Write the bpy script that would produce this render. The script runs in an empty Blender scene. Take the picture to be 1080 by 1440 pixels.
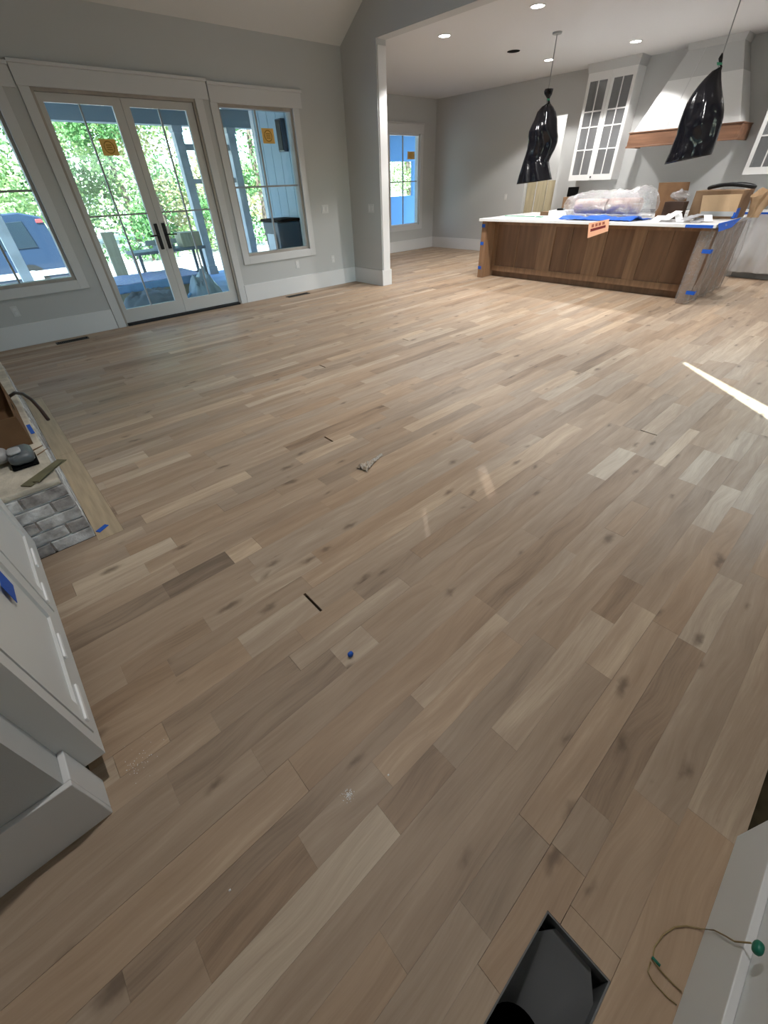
import bpy, bmesh, math, random
import numpy as np
from mathutils import Vector, Matrix, noise
random.seed(7)
SC = bpy.context.scene
COL = SC.collection

# ------------------------------------------------------------------ camera
FPX, YAW, PITCH, ROLL, CAMH = 568.4, -40.8, 39.014, -2.458, 1.476
def cam_axes():
    y, p, r = (math.radians(a) for a in (YAW, PITCH, ROLL))
    f = np.array([-math.sin(y) * math.cos(p), math.cos(y) * math.cos(p), -math.sin(p)])
    rt = np.array([math.cos(y), math.sin(y), 0.0]); up = np.cross(rt, f)
    c, s = math.cos(r), math.sin(r)
    return c * rt + s * up, -s * rt + c * up, f
RT, UP, FW = cam_axes()
def at(px, py, ax, val):
    """pixel of the photograph -> point where its ray meets the plane ax = val (metres)"""
    d = FW * FPX + RT * (px - 540) - UP * (py - 720)
    o = np.array([0, 0, CAMH]); i = 'XYZ'.index(ax)
    return o + d * (val - o[i]) / d[i]
def to_px(P):
    d = np.array(P, float) - np.array([0, 0, CAMH]); z = d @ FW
    return (540 + FPX * (d @ RT) / z, 720 - FPX * (d @ UP) / z, z)
cam = bpy.data.cameras.new('camera'); co = bpy.data.objects.new('camera', cam); COL.objects.link(co)
cam.sensor_fit = 'AUTO'; cam.sensor_width = 36.0; cam.lens = FPX * 36.0 / 1440.0
cam.clip_start = 0.02; cam.clip_end = 300
m = Matrix.Identity(4)
for i in range(3):
    m[i][0], m[i][1], m[i][2] = RT[i], UP[i], -FW[i]
m[2][3] = CAMH
co.matrix_world = m
SC.camera = co

# ------------------------------------------------------------------ world, sun, exposure
SC.view_settings.view_transform = 'Standard'; SC.view_settings.look = 'None'
SC.view_settings.gamma = 1.0; SC.view_settings.use_curve_mapping = False
SC.view_settings.exposure = 0.2
W = bpy.data.worlds.new('World'); SC.world = W; W.use_nodes = True
nt = W.node_tree; nt.nodes.clear()
sky = nt.nodes.new('ShaderNodeTexSky'); sky.sky_type = 'NISHITA'; sky.sun_disc = False
sky.sun_elevation = math.radians(47.3); sky.sun_rotation = math.radians(222); sky.air_density = 1.0; sky.dust_density = 1.5
bgn = nt.nodes.new('ShaderNodeBackground'); bgn.inputs['Strength'].default_value = 0.9
won = nt.nodes.new('ShaderNodeOutputWorld')
nt.links.new(sky.outputs[0], bgn.inputs['Color']); nt.links.new(bgn.outputs[0], won.inputs['Surface'])
SUNH = np.array([0.672, 0.740]); SUNT = 1.08          # sun travels along +X +Y and down
sl = bpy.data.lights.new('sun', 'SUN'); sl.energy = 20.0; sl.angle = math.radians(0.5); sl.color = (1.0, 0.99, 0.97)
so = bpy.data.objects.new('sun', sl); COL.objects.link(so); so.location = (-20, -20, 30)
so.rotation_euler = Vector((SUNH[0], SUNH[1], -SUNT)).to_track_quat('-Z', 'Y').to_euler()
def portal(x, y, z, w, h, ry):
    l = bpy.data.lights.new('daylight_portal', 'AREA'); l.shape = 'RECTANGLE'; l.size = w; l.size_y = h
    o = bpy.data.objects.new('daylight_portal', l); COL.objects.link(o); o.location = (x, y, z)
    o.rotation_euler = Vector(ry).to_track_quat('-Z', 'Z').to_euler(); l.cycles.is_portal = True
portal(2.3, 7.30, 1.25, 1.8, 2.3, (0, -1, 0)); portal(4.1, 7.30, 1.5, 1.15, 1.75, (0, -1, 0)); portal(0.45, 7.30, 1.5, 1.15, 1.75, (0, -1, 0))
portal(3.95, -0.56, 1.25, 3.3, 2.25, (0, 1, 0)); portal(9.45, 9.75, 1.5, 1.05, 1.8, (0, -1, 0))

# ------------------------------------------------------------------ materials
MAT = {}
def srgb(*c):
    return tuple((v / 255 / 12.92 if v / 255 <= .04045 else ((v / 255 + .055) / 1.055) ** 2.4) for v in c)
def mat(name, color, rough=0.6, spec=0.4, metal=0.0, bump=0.0, bscale=60.0, var=0.0, vscale=6.0, vstretch=(1, 1, 1), color2=None, emit=None, estr=0, coat=0.0, bstretch=(1, 1, 1)):
    if name in MAT: return MAT[name]
    M = bpy.data.materials.new(name); M.use_nodes = True; n = M.node_tree.nodes; L = M.node_tree.links
    b = n['Principled BSDF']
    b.inputs['Base Color'].default_value = (*color, 1); b.inputs['Roughness'].default_value = rough
    b.inputs['Specular IOR Level'].default_value = spec; b.inputs['Metallic'].default_value = metal
    b.inputs['Coat Weight'].default_value = coat
    if emit: b.inputs['Emission Color'].default_value = (*emit, 1); b.inputs['Emission Strength'].default_value = estr
    if var or bump:
        g = n.new('ShaderNodeNewGeometry')
    if var:
        mp = n.new('ShaderNodeMapping'); mp.inputs['Scale'].default_value = vstretch; L.new(g.outputs['Position'], mp.inputs['Vector'])
        t = n.new('ShaderNodeTexNoise'); t.inputs['Scale'].default_value = vscale; t.inputs['Detail'].default_value = 5
        L.new(mp.outputs[0], t.inputs['Vector'])
        mx = n.new('ShaderNodeMix'); mx.data_type = 'RGBA'
        c2 = color2 or tuple(v * (1 - var) for v in color)
        mx.inputs[6].default_value = (*(min(1, v * (1 + var * .5)) for v in color), 1); mx.inputs[7].default_value = (*c2, 1)
        rmp = n.new('ShaderNodeMapRange'); rmp.inputs[1].default_value = .35; rmp.inputs[2].default_value = .65
        L.new(t.outputs['Fac'], rmp.inputs[0]); L.new(rmp.outputs[0], mx.inputs[0]); L.new(mx.outputs[2], b.inputs['Base Color'])
    if bump:
        mp2 = n.new('ShaderNodeMapping'); mp2.inputs['Scale'].default_value = bstretch; L.new(g.outputs['Position'], mp2.inputs['Vector'])
        t2 = n.new('ShaderNodeTexNoise'); t2.inputs['Scale'].default_value = bscale; t2.inputs['Detail'].default_value = 4
        L.new(mp2.outputs[0], t2.inputs['Vector'])
        bp = n.new('ShaderNodeBump'); bp.inputs['Strength'].default_value = bump; bp.inputs['Distance'].default_value = .01
        L.new(t2.outputs['Fac'], bp.inputs['Height']); L.new(bp.outputs[0], b.inputs['Normal'])
    MAT[name] = M
    return M
def film(name, tint, gloss, diff, rough=0.08, bump=0.6, bscale=22.0):
    """thin clear sheet: mostly transparent, some white scatter, glossy wrinkles"""
    M = bpy.data.materials.new(name); M.use_nodes = True; n = M.node_tree.nodes; L = M.node_tree.links; n.clear()
    out = n.new('ShaderNodeOutputMaterial'); tr = n.new('ShaderNodeBsdfTransparent'); tr.inputs[0].default_value = (*tint, 1)
    gl = n.new('ShaderNodeBsdfGlossy'); gl.inputs['Roughness'].default_value = rough
    fr = n.new('ShaderNodeLayerWeight'); pw = n.new('ShaderNodeMath'); pw.operation = 'POWER'; pw.inputs[1].default_value = 5.0
    L.new(fr.outputs['Facing'], pw.inputs[0])
    ma = n.new('ShaderNodeMath'); ma.operation = 'MULTIPLY_ADD'; ma.inputs[1].default_value = .8; ma.inputs[2].default_value = .03 + gloss
    L.new(pw.outputs[0], ma.inputs[0])
    cur = tr
    if diff:
        df = n.new('ShaderNodeBsdfDiffuse'); df.inputs[0].default_value = (.85, .85, .87, 1)
        m0 = n.new('ShaderNodeMixShader'); m0.inputs[0].default_value = diff
        L.new(tr.outputs[0], m0.inputs[1]); L.new(df.outputs[0], m0.inputs[2]); cur = m0
    m1 = n.new('ShaderNodeMixShader'); L.new(ma.outputs[0], m1.inputs[0]); L.new(cur.outputs[0], m1.inputs[1]); L.new(gl.outputs[0], m1.inputs[2])
    if bump:
        g = n.new('ShaderNodeNewGeometry'); t = n.new('ShaderNodeTexNoise'); t.inputs['Scale'].default_value = bscale; t.inputs['Detail'].default_value = 3
        L.new(g.outputs['Position'], t.inputs['Vector']); b = n.new('ShaderNodeBump'); b.inputs['Strength'].default_value = bump; b.inputs['Distance'].default_value = .03
        L.new(t.outputs['Fac'], b.inputs['Height']); L.new(b.outputs[0], gl.inputs['Normal'])
    L.new(m1.outputs[0], out.inputs[0]); MAT[name] = M
    return M
def plank_material():
    M = bpy.data.materials.new('oak_planks'); M.use_nodes = True; n = M.node_tree.nodes; L = M.node_tree.links
    b = n['Principled BSDF']; b.inputs['Roughness'].default_value = .52; b.inputs['Specular IOR Level'].default_value = .36
    a = n.new('ShaderNodeAttribute'); a.attribute_name = 'pc'; sp = n.new('ShaderNodeSeparateColor'); L.new(a.outputs['Color'], sp.inputs[0])
    g = n.new('ShaderNodeNewGeometry')
    off = n.new('ShaderNodeCombineXYZ')
    m1 = n.new('ShaderNodeMath'); m1.operation = 'MULTIPLY'; m1.inputs[1].default_value = 37.0; L.new(sp.outputs[1], m1.inputs[0])
    m2 = n.new('ShaderNodeMath'); m2.operation = 'MULTIPLY'; m2.inputs[1].default_value = 53.0; L.new(sp.outputs[2], m2.inputs[0])
    L.new(m1.outputs[0], off.inputs[0]); L.new(m2.outputs[0], off.inputs[2])
    add = n.new('ShaderNodeVectorMath'); add.operation = 'ADD'; L.new(g.outputs['Position'], add.inputs[0]); L.new(off.outputs[0], add.inputs[1])
    # slow warp so the grain bows into cathedrals
    wz = n.new('ShaderNodeTexNoise'); wz.inputs['Scale'].default_value = 2.2; wz.inputs['Detail'].default_value = 1; L.new(add.outputs[0], wz.inputs['Vector'])
    wm = n.new('ShaderNodeVectorMath'); wm.operation = 'MULTIPLY_ADD'; wm.inputs[1].default_value = (0, .10, 0); L.new(wz.outputs['Color'], wm.inputs[0]); L.new(add.outputs[0], wm.inputs[2])
    mp = n.new('ShaderNodeMapping'); mp.inputs['Scale'].default_value = (2.2, 26, 26); L.new(wm.outputs[0], mp.inputs['Vector'])
    t1 = n.new('ShaderNodeTexNoise'); t1.inputs['Scale'].default_value = 1.0; t1.inputs['Detail'].default_value = 6; t1.inputs['Roughness'].default_value = .62; L.new(mp.outputs[0], t1.inputs['Vector'])
    mpf = n.new('ShaderNodeMapping'); mpf.inputs['Scale'].default_value = (6, 190, 190); L.new(wm.outputs[0], mpf.inputs['Vector'])
    t2 = n.new('ShaderNodeTexNoise'); t2.inputs['Scale'].default_value = 1.0; t2.inputs['Detail'].default_value = 3; L.new(mpf.outputs[0], t2.inputs['Vector'])
    # streaks of heartwood
    mps = n.new('ShaderNodeMapping'); mps.inputs['Scale'].default_value = (.9, 9, 9); L.new(add.outputs[0], mps.inputs['Vector'])
    t3 = n.new('ShaderNodeTexNoise'); t3.inputs['Scale'].default_value = 1.0; t3.inputs['Detail'].default_value = 3; L.new(mps.outputs[0], t3.inputs['Vector'])
    # knots
    kw = n.new('ShaderNodeTexNoise'); kw.inputs['Scale'].default_value = 16; kw.inputs['Detail'].default_value = 3; L.new(add.outputs[0], kw.inputs['Vector'])
    kv = n.new('ShaderNodeVectorMath'); kv.operation = 'MULTIPLY_ADD'; kv.inputs[1].default_value = (.07, .045, 0); L.new(kw.outputs['Color'], kv.inputs[0]); L.new(wm.outputs[0], kv.inputs[2])
    kn = n.new('ShaderNodeMapping'); kn.inputs['Scale'].default_value = (2.2, 6.0, .01); L.new(kv.outputs[0], kn.inputs['Vector'])
    vo = n.new('ShaderNodeTexVoronoi'); vo.voronoi_dimensions = '2D'; vo.inputs['Scale'].default_value = 1.0; L.new(kn.outputs[0], vo.inputs['Vector'])
    ks = n.new('ShaderNodeSeparateColor'); L.new(vo.outputs['Color'], ks.inputs[0])
    kr = n.new('ShaderNodeMapRange'); kr.inputs[1].default_value = .5; kr.inputs[2].default_value = 1.0; kr.inputs[3].default_value = -.02; kr.inputs[4].default_value = .12; L.new(ks.outputs[0], kr.inputs[0])
    kd = n.new('ShaderNodeMath'); kd.operation = 'SUBTRACT'; L.new(kr.outputs[0], kd.inputs[0]); L.new(vo.outputs['Distance'], kd.inputs[1])
    km = n.new('ShaderNodeMapRange'); km.interpolation_type = 'SMOOTHSTEP'; km.inputs[1].default_value = -.06; km.inputs[2].default_value = .09; L.new(kd.outputs[0], km.inputs[0])
    tone = n.new('ShaderNodeValToRGB'); e = tone.color_ramp.elements
    e[0].position = 0; e[0].color = (.192, .136, .093, 1); e[1].position = 1; e[1].color = (.61, .497, .362, 1)
    e2 = tone.color_ramp.elements.new(.33); e2.color = (.34, .247, .170, 1)
    e3 = tone.color_ramp.elements.new(.62); e3.color = (.425, .321, .227, 1)
    s1 = n.new('ShaderNodeMath'); s1.operation = 'MULTIPLY_ADD'; s1.inputs[1].default_value = .85; s1.inputs[2].default_value = -.425; L.new(t1.outputs['Fac'], s1.inputs[0])
    s2 = n.new('ShaderNodeMath'); s2.operation = 'MULTIPLY_ADD'; s2.inputs[1].default_value = .26; s2.inputs[2].default_value = -.13; L.new(t2.outputs['Fac'], s2.inputs[0])
    s3 = n.new('ShaderNodeMath'); s3.operation = 'MULTIPLY_ADD'; s3.inputs[1].default_value = .5; s3.inputs[2].default_value = -.25; L.new(t3.outputs['Fac'], s3.inputs[0])
    x1 = n.new('ShaderNodeMath'); L.new(sp.outputs[0], x1.inputs[0]); L.new(s1.outputs[0], x1.inputs[1])
    x2 = n.new('ShaderNodeMath'); L.new(x1.outputs[0], x2.inputs[0]); L.new(s2.outputs[0], x2.inputs[1])
    x3 = n.new('ShaderNodeMath'); L.new(x2.outputs[0], x3.inputs[0]); L.new(s3.outputs[0], x3.inputs[1])
    L.new(x3.outputs[0], tone.inputs[0])
    # warm / grey shift per board
    hs = n.new('ShaderNodeMix'); hs.data_type = 'RGBA'; hs.blend_type = 'MULTIPLY'; hs.inputs[0].default_value = 1
    cr = n.new('ShaderNodeValToRGB'); cr.color_ramp.elements[0].color = (1.03, .97, .92, 1); cr.color_ramp.elements[1].color = (.97, 1.0, 1.05, 1); L.new(sp.outputs[2], cr.inputs[0])
    L.new(tone.outputs[0], hs.inputs[6]); L.new(cr.outputs[0], hs.inputs[7])
    mx = n.new('ShaderNodeMix'); mx.data_type = 'RGBA'; mx.inputs[7].default_value = (.105, .068, .045, 1)
    kk = n.new('ShaderNodeMath'); kk.operation = 'MULTIPLY'; kk.inputs[1].default_value = .72; L.new(km.outputs[0], kk.inputs[0]); L.new(kk.outputs[0], mx.inputs[0])
    L.new(hs.outputs[2], mx.inputs[6]); L.new(mx.outputs[2], b.inputs['Base Color'])
    bp = n.new('ShaderNodeBump'); bp.inputs['Strength'].default_value = .12; bp.inputs['Distance'].default_value = .004; L.new(t2.outputs['Fac'], bp.inputs['Height']); L.new(bp.outputs[0], b.inputs['Normal'])
    MAT['planks'] = M
    return M
PLANK = plank_material()
WALL = mat('greige_paint', (.51, .515, .51), .75, .25, bump=.06, bscale=220)
CEIL = mat('ceiling_paint', (.66, .66, .66), .85, .2, bump=.12, bscale=160)
TRIM = mat('white_trim_paint', (.68, .68, .68), .42, .4)
CASE = mat('primed_casing_paint', (.60, .60, .60), .45, .4)
CABW = mat('white_cabinet_paint', (.70, .70, .69), .38, .4)
DOORP = mat('door_sash_paint', (.54, .53, .51), .5, .35)
JAMB = mat('brown_grey_jamb', (.40, .36, .32), .6, .3, var=.15, vscale=4, vstretch=(1, 1, .3))  # brownish grey, slightly uneven tone
BLACKM = mat('black_metal', (.008, .008, .009), .55, .3)
DARKB = mat('dark_bronze', (.02, .018, .016), .5, .4)
GREYM = mat('muntin_grey', (.30, .31, .31), .5, .3)
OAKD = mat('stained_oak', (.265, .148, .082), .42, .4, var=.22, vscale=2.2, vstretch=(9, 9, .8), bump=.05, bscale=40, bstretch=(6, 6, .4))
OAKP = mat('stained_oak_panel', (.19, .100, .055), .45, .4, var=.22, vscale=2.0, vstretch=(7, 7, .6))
OAKH = mat('hood_band_oak', (.20, .102, .060), .45, .4, var=.3, vscale=2.2, vstretch=(8, .7, 8))
QUARTZ = mat('white_quartz', (.80, .80, .80), .2, .5, var=.05, vscale=3)
BAG = mat('black_bin_liner', (.004, .004, .006), .16, .35, bump=.35, bscale=11)
GREENT = mat('green_tie', (.05, .30, .17), .4, .4)
BLUE = mat('blue_tape', (.016, .10, .50), .6, .3)
CARD = mat('cardboard', (.26, .165, .10), .8, .15, var=.15, vscale=5)
CARDD = mat('brown_cardboard_dark', (.17, .095, .05), .8, .15, var=.2, vscale=6)
TANP = mat('tan_paper', (.52, .36, .22), .75, .2, bump=.5, bscale=30)
WHITEP = mat('white_paper', (.80, .80, .80), .7, .2)
PINKF = mat('pink_foam', (.46, .33, .29), .8, .2, var=.25, vscale=9)
GREYF = mat('grey_scrap', (.27, .27, .28), .55, .4, var=.3, vscale=20)
ORANGE = mat('orange_paper', (.85, .46, .30), .6, .2)
REDP = mat('dark_red_print', (.18, .03, .03), .6, .2)
YELL = mat('yellow_sticker', (.80, .52, .16), .6, .2)
YELD = mat('sticker_print', (.42, .24, .05), .6, .2)
BRICK = mat('whitewashed_brick', (.60, .60, .60), .85, .2, var=.6, vscale=14, color2=(.36, .345, .34), bump=.6, bscale=60)
BRICKD = mat('grey_brown_brick', (.42, .40, .39), .85, .2, var=.5, vscale=18, color2=(.22, .205, .20), bump=.6, bscale=60)
MORTAR = mat('pale_mortar', (.66, .66, .66), .9, .1, var=.15, vscale=30, bump=.6, bscale=80)
CREAM = mat('cream_hearth_stone', (.58, .53, .44), .8, .2, var=.25, vscale=9, bump=.5, bscale=60)
BORDER = mat('new_oak_border', (.46, .36, .24), .5, .3, var=.15, vscale=3, vstretch=(14, 1, 1))
SUBF = mat('dark_subfloor', (.035, .026, .018), .9, .1)
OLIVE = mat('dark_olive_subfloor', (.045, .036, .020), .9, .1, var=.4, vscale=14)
DUCT = mat('black_duct_liner', (.13, .135, .14), .35, .5)
DEEP = mat('deep_black', (.003, .003, .003), .9, .1)
PLATE = mat('white_plate', (.62, .62, .61), .4, .4)
LENS = mat('lit_lens', (1, 1, 1), .5, .2, emit=(1, .98, .95), estr=22)
FIXW = mat('fixture_white', (.75, .75, .75), .5, .3)
BOARD = mat('pale_board', (.46, .40, .27), .6, .3, var=.12, vscale=4, vstretch=(6, 6, .5))
SHIM = mat('olive_shim', (.155, .145, .085), .7, .3, var=.25, vscale=10)
TOOLG = mat('tool_grey', (.10, .115, .125), .4, .5)
TOOLL = mat('tool_light', (.38, .39, .40), .4, .5)
HOSE = mat('brown_rubber', (.035, .015, .010), .4, .4)
SIDING = mat('house_siding', (.33, .42, .47), .7, .2)
PORCHF = mat('porch_boards', (.30, .46, .70), .6, .3, var=.15, vscale=3)
PORCHC = mat('porch_ceiling_paint', (.32, .35, .35), .8, .2)
POSTM = mat('porch_post_paint', (.50, .51, .50), .7, .2, var=.15, vscale=4)
GROUND = mat('yard_gravel', (.62, .58, .52), .9, .1, var=.25, vscale=1.5)
LEAF1 = mat('leaves_green', (.13, .27, .09), .6, .3, var=.5, vscale=1.3, color2=(.05, .13, .03))
LEAF2 = mat('leaves_light', (.36, .46, .22), .6, .3, var=.5, vscale=1.1, color2=(.14, .24, .06))
LEAF3 = mat('leaves_autumn', (.48, .42, .22), .6, .3, var=.5, vscale=1.2, color2=(.18, .20, .06))
BARK = mat('bark', (.16, .12, .09), .9, .1, var=.4, vscale=8)
TARP = mat('grey_tarp', (.16, .18, .20), .5, .4, bump=.6, bscale=8)
RUG = mat('speckled_sheet', (.17, .19, .42), .5, .4, var=.8, vscale=26, color2=(.42, .46, .62))
CARB = mat('vehicle_paint', (.02, .035, .065), .25, .5, coat=.5)
CARG = mat('vehicle_glass', (.02, .03, .04), .08, .6)
REDL = mat('tail_lamp', (.45, .06, .06), .2, .5)
TYRE = mat('tyre', (.02, .02, .02), .8, .2)
BLUEB = mat('blue_board', (.20, .38, .62), .6, .3)
GLASS = film('window_glass', (.86, .97, .99), 0.0, 0, 0.0, 0)
CGLASS = film('cabinet_glass', (.70, .71, .72), 0.03, .10, .12, .15, 30)
FILM = film('clear_film', (.92, .92, .92), .15, .15, .10, .9, 20)
FILM3 = film('clear_wrap_film', (.90, .89, .88), .09, .12, .16, .9, 16)
FILM2 = film('dusty_film', (.86, .86, .86), .06, .48, .2, .9, 14)

# ------------------------------------------------------------------ mesh helpers
ORG = {}          # world origin of every object
class MB:
    def __init__(s): s.v = []; s.f = []; s.attr = None
    def box(s, x0, x1, y0, y1, z0, z1):
        i = len(s.v)
        x0, x1 = min(x0, x1), max(x0, x1); y0, y1 = min(y0, y1), max(y0, y1); z0, z1 = min(z0, z1), max(z0, z1)
        s.v += [(x0, y0, z0), (x1, y0, z0), (x1, y1, z0), (x0, y1, z0), (x0, y0, z1), (x1, y0, z1), (x1, y1, z1), (x0, y1, z1)]
        s.f += [tuple(i + k for k in q) for q in ((0, 3, 2, 1), (4, 5, 6, 7), (0, 1, 5, 4), (1, 2, 6, 5), (2, 3, 7, 6), (3, 0, 4, 7))]
        return s
    def prism(s, poly, z0, z1):
        """poly: list of (x,y), counter-clockwise"""
        i = len(s.v); n = len(poly)
        s.v += [(x, y, z0) for x, y in poly] + [(x, y, z1) for x, y in poly]
        s.f += [tuple(i + k for k in reversed(range(n))), tuple(i + n + k for k in range(n))]
        s.f += [(i + k, i + (k + 1) % n, i + n + (k + 1) % n, i + n + k) for k in range(n)]
        return s
    def hexa(s, b, t):
        """bottom quad and top quad (4 points each, counter-clockwise from above)"""
        i = len(s.v); s.v += [tuple(p) for p in b] + [tuple(p) for p in t]
        s.f += [tuple(i + k for k in q) for q in ((0, 3, 2, 1), (4, 5, 6, 7), (0, 1, 5, 4), (1, 2, 6, 5), (2, 3, 7, 6), (3, 0, 4, 7))]
        return s
    def rings(s, R, cap=True):
        i = len(s.v); n = len(R[0])
        for r in R: s.v += [tuple(p) for p in r]
        for a in range(len(R) - 1):
            for k in range(n):
                s.f.append((i + a * n + k, i + a * n + (k + 1) % n, i + (a + 1) * n + (k + 1) % n, i + (a + 1) * n + k))
        if cap:
            s.f.append(tuple(i + k for k in reversed(range(n)))); s.f.append(tuple(i + (len(R) - 1) * n + k for k in range(n)))
        return s
    def tube(s, pts, r, n=8, cap=True):
        pts = [Vector(p) for p in pts]; R = []
        for k, p in enumerate(pts):
            d = (pts[min(k + 1, len(pts) - 1)] - pts[max(k - 1, 0)]).normalized()
            u = d.cross(Vector((0, 0, 1)) if abs(d.z) < .9 else Vector((1, 0, 0))).normalized(); w = d.cross(u)
            rr = r[k] if isinstance(r, (list, tuple)) else r
            R.append([p + (u * math.cos(a) + w * math.sin(a)) * rr for a in (2 * math.pi * j / n for j in range(n))])
        return s.rings(R, cap)
    def cyl(s, x, y, z0, z1, r0, r1=None, n=24):
        r1 = r0 if r1 is None else r1
        return s.rings([[(x + r * math.cos(2 * math.pi * k / n), y + r * math.sin(2 * math.pi * k / n), z) for k in range(n)] for r, z in ((r0, z0), (r1, z1))])
    def grid(s, fn, nu, nv):
        i = len(s.v)
        for a in range(nu + 1):
            for b in range(nv + 1): s.v.append(tuple(fn(a / nu, b / nv)))
        for a in range(nu):
            for b in range(nv):
                q = i + a * (nv + 1) + b; s.f.append((q, q + nv + 1, q + nv + 2, q + 1))
        return s
    def build(s, name, material, parent=None, smooth=False, bevel=0.0, solid=0.0, subsurf=0, fix=True):
        me = bpy.data.meshes.new(name)
        V = np.array(s.v, float)
        if parent is None:
            lo, hi = V.min(0), V.max(0); o = np.array([(lo[0] + hi[0]) / 2, (lo[1] + hi[1]) / 2, lo[2]])
        else: o = ORG[parent]
        me.from_pydata([tuple(p) for p in (V - o)], [], s.f)
        if fix:
            bm = bmesh.new(); bm.from_mesh(me); bmesh.ops.recalc_face_normals(bm, faces=bm.faces); bm.to_mesh(me); bm.free()
        if s.attr is not None:
            at_ = me.attributes.new('pc', 'FLOAT_COLOR', 'POINT')
            at_.data.foreach_set('color', np.array(s.attr, np.float32).ravel())
        me.materials.append(material)
        ob = bpy.data.objects.new(name, me); COL.objects.link(ob); ORG[ob] = o
        if parent is None: ob.location = o
        else: ob.parent = parent
        if smooth: me.polygons.foreach_set('use_smooth', [True] * len(me.polygons))
        if solid: md = ob.modifiers.new('thickness', 'SOLIDIFY'); md.thickness = solid; md.offset = 0
        if bevel: md = ob.modifiers.new('bevel', 'BEVEL'); md.width = bevel; md.segments = 2; md.limit_method = 'ANGLE'
        if subsurf: md = ob.modifiers.new('subdiv', 'SUBSURF'); md.levels = md.render_levels = subsurf
        return ob
def tag(o, label=None, cat=None, group=None, kind=None):
    if label: o['label'] = label
    if cat: o['category'] = cat
    if group: o['group'] = group
    if kind: o['kind'] = kind
    return o
def empty(name, loc, label=None, cat=None, group=None, kind=None):
    o = bpy.data.objects.new(name, None); COL.objects.link(o); o.location = loc; ORG[o] = np.array(loc, float); o.empty_display_size = .1
    return tag(o, label, cat, group, kind)
def boxobj(name, material, parent, *b, bevel=0.0): return MB().box(*b).build(name, material, parent, bevel=bevel)
def struct(mb, name, material, **k): return tag(mb.build(name, material, **k), kind='structure')
def spot(name, x, y, z, power, color=(1, .98, .95), ang=126, blend=.22, r=.05):
    l = bpy.data.lights.new(name, 'SPOT'); l.energy = power; l.color = color; l.spot_size = math.radians(ang); l.spot_blend = blend; l.shadow_soft_size = r
    o = bpy.data.objects.new(name, l); COL.objects.link(o); o.location = (x, y, z)
    return o

# ------------------------------------------------------------------ room sizes (metres, from the photograph's perspective)
D = 7.167       # wall with the double doors (plane y = D)
DT = .15
XS, XS2, YE = 5.71, 5.90, 6.36   # stub wall between living room and kitchen
D2 = 9.57       # far kitchen wall
K = 10.57       # kitchen cabinet wall (plane x = K)
ZK = 3.065      # kitchen ceiling
ZW = 3.11       # living-room wall height at the door wall
YB = -.43       # wall behind the camera
XL = -.80
YR = (D + YB) / 2; SL = .59; ZR = ZW + SL * (D - YR)   # vault ridge
def vault(y): return ZW + SL * (D - y) if y > YR else ZW + SL * (y - YB)
def wall_holes(mb, axis, p0, p1, a0, a1, z0, z1, holes):
    """slab between planes p0..p1 on axis with rectangular holes (a0,a1,z0,z1)"""
    xs = sorted({a0, a1, *[h[0] for h in holes], *[h[1] for h in holes]}); zs = sorted({z0, z1, *[h[2] for h in holes], *[h[3] for h in holes]})
    for i in range(len(xs) - 1):
        for j in range(len(zs) - 1):
            cx, cz = (xs[i] + xs[i + 1]) / 2, (zs[j] + zs[j + 1]) / 2
            if any(h[0] < cx < h[1] and h[2] < cz < h[3] for h in holes): continue
            if axis == 'Y': mb.box(xs[i], xs[i + 1], p0, p1, zs[j], zs[j + 1])
            else: mb.box(p0, p1, xs[i], xs[i + 1], zs[j], zs[j + 1])
    return mb

# ------------------------------------------------------------------ structure: walls, ceilings
DOOR = (1.41, 3.23, 0.0, 2.42)
WINR = (3.53, 4.72, .64, 2.40); WINL = (-.13, 1.06, .64, 2.40)
KWIN = (8.93, 9.99, .58, 2.42)
struct(wall_holes(MB(), 'Y', D, D + DT, XL - .15, XS2, -.06, ZW + .1, [DOOR, WINR, WINL]), 'wall_doors', WALL)
struct(MB().box(XS, XS2, YE, D, -.02, ZK), 'wall_stub', WALL)
mb = MB()
for y0, y1 in ((YB - .15, YR), (YR, D + DT)):      # wall above the kitchen opening, up to the vault
    i = len(mb.v)
    P = [(y0, ZK), (y1, ZK), (y1, vault(y1) + .1), (y0, vault(y0) + .1)]
    mb.v += [(XS, y, z) for y, z in P] + [(XS2, y, z) for y, z in P]
    mb.f += [(i, i + 1, i + 2, i + 3), (i + 7, i + 6, i + 5, i + 4)] + [(i + k, i + 4 + k, i + 4 + (k + 1) % 4, i + (k + 1) % 4) for k in range(4)]
struct(mb, 'wall_upper', WALL)
struct(MB().box(XS, XS2, D, D2 + .15, -.06, ZK), 'wall_wing', WALL)
struct(wall_holes(MB(), 'Y', D2, D2 + .15, XS2, K + .15, -.06, ZK, [KWIN]), 'wall_kitchen_far', WALL)
PAN = (5.97, 6.74, 0, 2.47)
struct(wall_holes(MB(), 'X', K, K + .15, YB - .15, D2, -.06, ZK, [PAN]), 'wall_kitchen_right', WALL)
struct(MB().box(XL - .15, XL, YB - .15, D, -.06, ZR + .1), 'wall_left', WALL)
struct(MB().box(XL, -.62, 2.55, 4.75, .39, ZR - .2), 'wall_fireplace', WALL)
BWIN = (2.3, 5.6, .08, 2.35)
struct(wall_holes(MB(), 'Y', YB - .15, YB, XL - .15, K + .15, -.06, ZW + .12, [BWIN, (.92, 1.9, -.06, 2.4), (.245, .46, 2.12, 2.70), (-.285, -.125, 2.16, 2.66)]), 'wall_back', TRIM)  # the two small high openings are added to throw sun patches
mb = MB().box(.92 - .1, .92, -1.5, YB - .15, -.06, 2.5).box(1.9, 2.0, -1.5, YB - .15, -.06, 2.5).box(.82, 2.0, -1.6, -1.5, -.06, 2.5).box(.82, 2.0, -1.6, YB - .15, 2.4, 2.5)
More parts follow.
